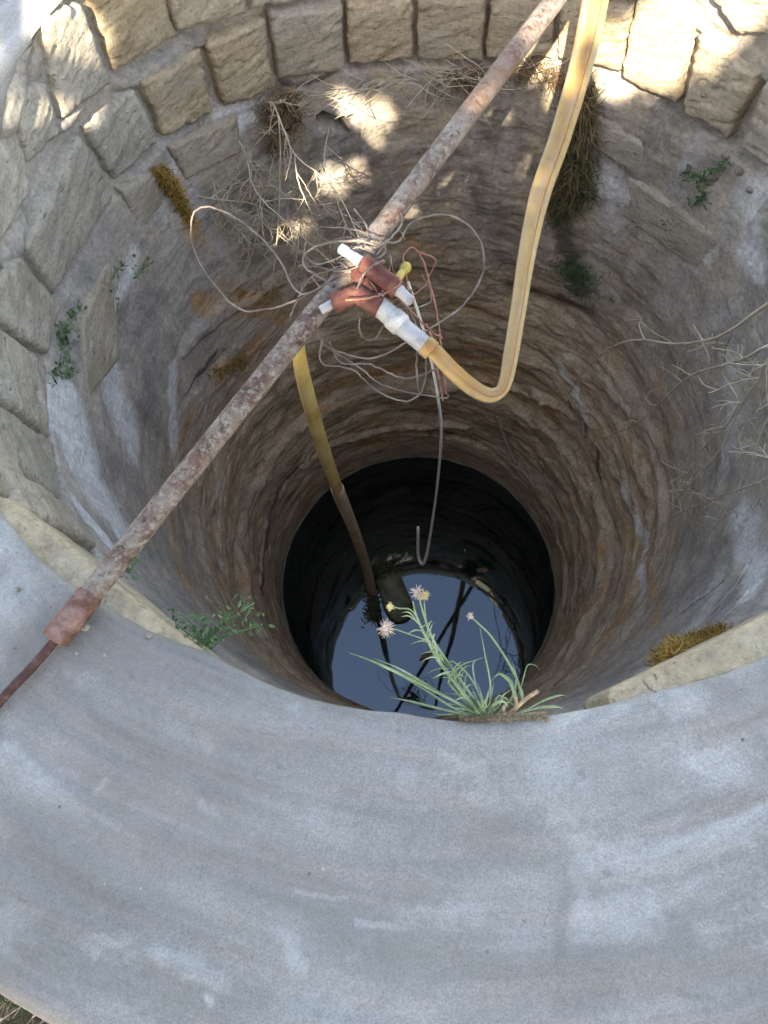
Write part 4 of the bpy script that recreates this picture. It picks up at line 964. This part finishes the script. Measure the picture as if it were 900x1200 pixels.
# withered stub of an old stem beside it
stub = [([(590, 838), (602, 832), (615, 820), (630, 810)], [0, -.01, -.03], [.0026, .0024, .0022]), ([(598, 838), (606, 828), (604, 815)], [0, -.01, -.02], [.0022, .0016]), ([(585, 840), (600, 840), (625, 836), (640, 834)], [0, 0, 0], [.0022, .0016]), ([(592, 840), (590, 830), (596, 822)], [0, -.01, 0], [.0026, .0018]), ([(600, 840), (618, 832), (635, 828)], [0, .005, 0], [.0022, .0014])]
for L, dd, r in stub:
    ds = np.interp(np.linspace(0, 1, len(L)), np.linspace(0, 1, len(dd)), dd)
    m = MB(); m.tube(spline([pp(a[0], a[1], b) for a, b in zip(L, ds)], 12), r, 7); m.build('dry_stub', M['stub'], plant)
rnd = random.Random(12); V = []; F = []
for i in range(90):      # crumbs of soil caught round the roots
    c_ = plane(590+max(-50, min(50, rnd.gauss(0, 26))), 841+rnd.gauss(0, 1.6), .0015); r_ = rnd.uniform(.0012, .0042); b = len(V)
    for d_ in ((1, 0, 0), (0, 1, 0), (-1, 0, 0), (0, -1, 0), (0, 0, .8), (0, 0, -.5)): V.append(c_+r_*np.array(d_)*rnd.uniform(.7, 1.3))
    F += [(b+k_, b+(k_+1) % 4, b+4) for k_ in range(4)]+[(b+(k_+1) % 4, b+k_, b+5) for k_ in range(4)]
so_ = mesh('soil', V, F, M['earth'], plant, False); so_['kind'] = 'stuff'
adopt(plant)
V = []; F = []
for i in range(420):     # loose grit on the rim, thicker towards the inner edge
    a = math.radians(rnd.uniform(-150, -30)); rr_ = .81+abs(rnd.gauss(0, .12)); r_ = rnd.uniform(.0004, .0014); b = len(V)
    c_ = np.array([rr_*math.cos(a), rr_*math.sin(a), .0035+r_*.5])
    for d_ in ((1, 0, 0), (0, 1, 0), (-1, 0, 0), (0, -1, 0), (0, 0, .8), (0, 0, -3)): V.append(c_+r_*np.array(d_)*rnd.uniform(.7, 1.3))
    F += [(b+k_, b+(k_+1) % 4, b+4) for k_ in range(4)]+[(b+(k_+1) % 4, b+k_, b+5) for k_ in range(4)]
tag(mesh('grit', V, F, M['stonechip'], None, False), 'fine loose grit scattered over the grey cement rim', 'grit', None, 'stuff')

# ------------------------------------------------------------------ THINGS IN THE WATER
fl = thing('float', 'dark olive slimy cylinder floating in the water beside the hose end', 'float', loc=plane(462, 700, HW).tolist())
a, b = plane(452, 672, HW+.03), plane(474, 728, HW+.015)
prof = [(0, .3), (.04, .75), (.12, .98), (.3, 1.0), (.6, 1.05), (.85, .98), (.95, .75), (1, .3)]
V, F, uv = tube_vf([a+(b-a)*t for t, q_ in prof], .068, 22); V = np.array(V).reshape(len(prof), 22, 3)
for i, (t, q_) in enumerate(prof):
    c_ = V[i].mean(0); V[i] = c_+(V[i]-c_)*q_*np.array([1, 1, .7])*(1+.05*rng.standard_normal((22, 1)))
mesh('float_body', V.reshape(-1, 3), F, M['float_'], fl, True, uv)
rnd = random.Random(3); m = MB()
for i in range(420):
    c_ = plane(rnd.gauss(448, 8), rnd.gauss(672, 7), HW+rnd.uniform(.01, .06)) if i % 3 else plane(rnd.gauss(436, 4), rnd.gauss(712, 9), HW+rnd.uniform(.002, .02))
    d_ = np.array([rnd.gauss(0, 1), rnd.gauss(0, 1), rnd.uniform(0, .8)]); d_ /= np.linalg.norm(d_)
    m.tube([c_, c_+d_*.02, c_+d_*.035+np.array([0, 0, -.008])], .0022, 3, cap=False)
at = m.build('algae_tuft', M['mossy'], fl); at['kind'] = 'stuff'
adopt(fl)
for i, (x, y, s_, l_) in enumerate([(476, 651, .020, 'pale patch imitating the reflection of sunlit blocks in front of the hanging cord'), (462, 652, .022, 'brownish leaf floating left of the pale patch'), (545, 645, .009, 'tiny pale speck floating right of the hanging cord'), (565, 668, .03, 'brown patch imitating the reflection of sunlit blocks at the edge of the sky reflection'), (600, 735, .014, 'dark speck floating at the right of the sky reflection'), (497, 770, .030, 'dark patch imitating the reflected wire tangle behind the seed heads'), (425, 735, .010, 'small dark crumb floating left of the seed heads'), (580, 700, .008, 'faint crumb floating in the sky reflection')]):  # some flat pieces stand in for reflections of sunlit blocks and the wire tangle
    c_ = plane(x, y, HW+.003); rr = random.Random(i+40); an = rr.uniform(0, 3); V = []
    for k_ in range(10):
        t_ = 2*math.pi*k_/10; e = np.array([math.cos(t_)*s_, math.sin(t_)*s_*.45]); V.append(c_+np.array([e[0]*math.cos(an)-e[1]*math.sin(an), e[0]*math.sin(an)+e[1]*math.cos(an), .004*math.cos(2*t_)]))
    V2 = [v-np.array([0, 0, .002]) for v in V]
    F = [tuple(range(10)), tuple(range(19, 9, -1))]+[(k_, 10+k_, 10+(k_+1) % 10, (k_+1) % 10) for k_ in range(10)]
    tag(mesh('leaf_and_reflection', V+V2, F, M['litter'] if i in (0, 2) else M['brown']), l_, 'leaf', 'leaves and crumbs floating on the water')

# ------------------------------------------------------------------ DRY GRASS ON THE OUTSIDE GROUND
rnd = random.Random(8); mb = MB(); mg = MB()
for i in range(2600):
    a = math.radians(rnd.uniform(-150, -75)); r_ = rnd.uniform(1.23, 1.9)
    p = np.array([r_*math.cos(a), r_*math.sin(a), GZ]); h_ = rnd.uniform(.05, .22)
    d_ = np.array([rnd.gauss(0, .4), rnd.gauss(0, .4), 1]); q_ = p+d_*h_*.6; e_ = p+d_*h_+np.array([rnd.gauss(0, .04), rnd.gauss(0, .04), -.02])
    (mb if i % 3 else mg).tube([p, q_, e_], [.0018, .0014, .0006], 3, cap=False)
tag(mb.build('dry_grass', M['dry']), 'dry pale grass on the ground outside the rim at lower left', 'dry grass', None, 'stuff')
tag(mg.build('grass', M['green']), 'short green grass mixed in outside the rim at lower left', 'grass', None, 'stuff')

# ------------------------------------------------------------------ TREE BETWEEN THE SUN AND THE WELL (its gaps let the sun flecks through)
tree = thing('tree', 'leafy tree shading the well, sun flecks falling through its crown', 'tree', loc=(-0.6, -4.6, GZ))
TC = SD*3.9+np.array([0, 0, -0.2])
s1 = np.cross(SD, [0, 0, 1.0]); s1 /= np.linalg.norm(s1); s2 = np.cross(s1, SD)
def shaft_of(P, r): return (P@s1, P@s2, r)
gaps = []
GS = 0.52
for x, y, r, src in [(441, 132, .062, 'w'), (437, 152, .03, 'w'), (390, 210, .05, 'w'), (416, 200, .05, 'w'), (355, 267, .035, 'w'), (526, 235, .036, 'w'), (483, 248, .032, 'w'), (404, 118, .015, 'w'), (285, 225, .02, 'w'),
                     (625, 75, .05, 'w'), (665, 50, .06, 'w'), (700, 60, .08, 'w'), (760, 40, .09, 'w'), (775, 85, .07, 'w'), (838, 55, .045, 'w'), (716, 108, .04, 'w'), (865, 5, .06, 'w'), (880, 25, .04, 'w'), (790, 10, .06, 'w'),
                     (66, 85, .034, 'w'), (78, 108, .028, 'w'), (10, 15, .09, 'w'), (28, 5, .05, 'w'), (565, 112, .034, 'p'), (455, 252, .03, 'p'), (620, 195, .03, 'w'), (690, 20, .05, 'h'), (672, 88, .03, 'h'), (66, 140, .02, 'w')]:
    P = hit(x, y) if src == 'w' else plane(x, y, .03 if src == 'p' else 0.0)
    gaps.append(shaft_of(P, r))
nL = 72000
U_ = rng.uniform(-1, 1, (nL, 3)); keep = (np.abs(U_[:, 0])**3+np.abs(U_[:, 1])**3+U_[:, 2]**2) < 1.0+0.25*vn(U_[:, 0]*2, U_[:, 1]*2, U_[:, 2]*2, 3)
U_ = U_[keep]
cen = TC+U_[:, :1]*2.0*s1+U_[:, 1:2]*1.75*s2+U_[:, 2:3]*0.9*SD
cen = cen+0.05*rng.standard_normal(cen.shape)
pa, pb = cen@s1, cen@s2
ok = np.ones(len(cen), bool); SZ = rng.uniform(.045, .07, len(cen))
for ga, gb, r in gaps: ok &= ((pa-ga)**2+(pb-gb)**2) > (r*GS+SZ*0.5)**2
cen = cen[ok]; SZ = SZ[ok]; n = len(cen)
dr = rng.standard_normal((n, 3)); dr /= np.linalg.norm(dr, axis=1)[:, None]
w_ = np.cross(dr, rng.standard_normal((n, 3))*.6+SD); w_ = np.cross(w_, dr)*0+w_/ (np.linalg.norm(w_, axis=1)[:, None]+1e-9)
sz = SZ[:, None]
nm = np.cross(dr, w_)
LV = np.stack([cen-dr*sz, cen+w_*sz*.55+nm*sz*.1, cen+dr*sz, cen-w_*sz*.55+nm*sz*.1], 1).reshape(-1, 3)
lf = mesh('crown', LV, np.arange(n*4).reshape(-1, 4), M['leaf'], tree); lf['kind'] = 'stuff'
tb = np.array([-0.6, -4.6, GZ-.1]); tt_ = TC+np.array([0, -.3, -1.0])
m = MB(); m.tube(spline([tb, tb+np.array([.05, .1, 1.2]), tt_], 16), [.16, .11, .07], 14); m.build('trunk', M['bark'], tree)
rnd = random.Random(9)
for i in range(9):
    e = TC+s1*rnd.uniform(-1.7, 1.7)+s2*rnd.uniform(-.6, 1.4)+SD*rnd.uniform(-.5, .5)
    m = MB(); m.tube(spline([tt_+np.array([0, 0, -.2]), (tt_+e)/2+np.array([rnd.gauss(0, .15), rnd.gauss(0, .15), .1]), e], 10), [.045, .025, .008], 8); m.build('limb', M['bark'], tree)
adopt(tree)
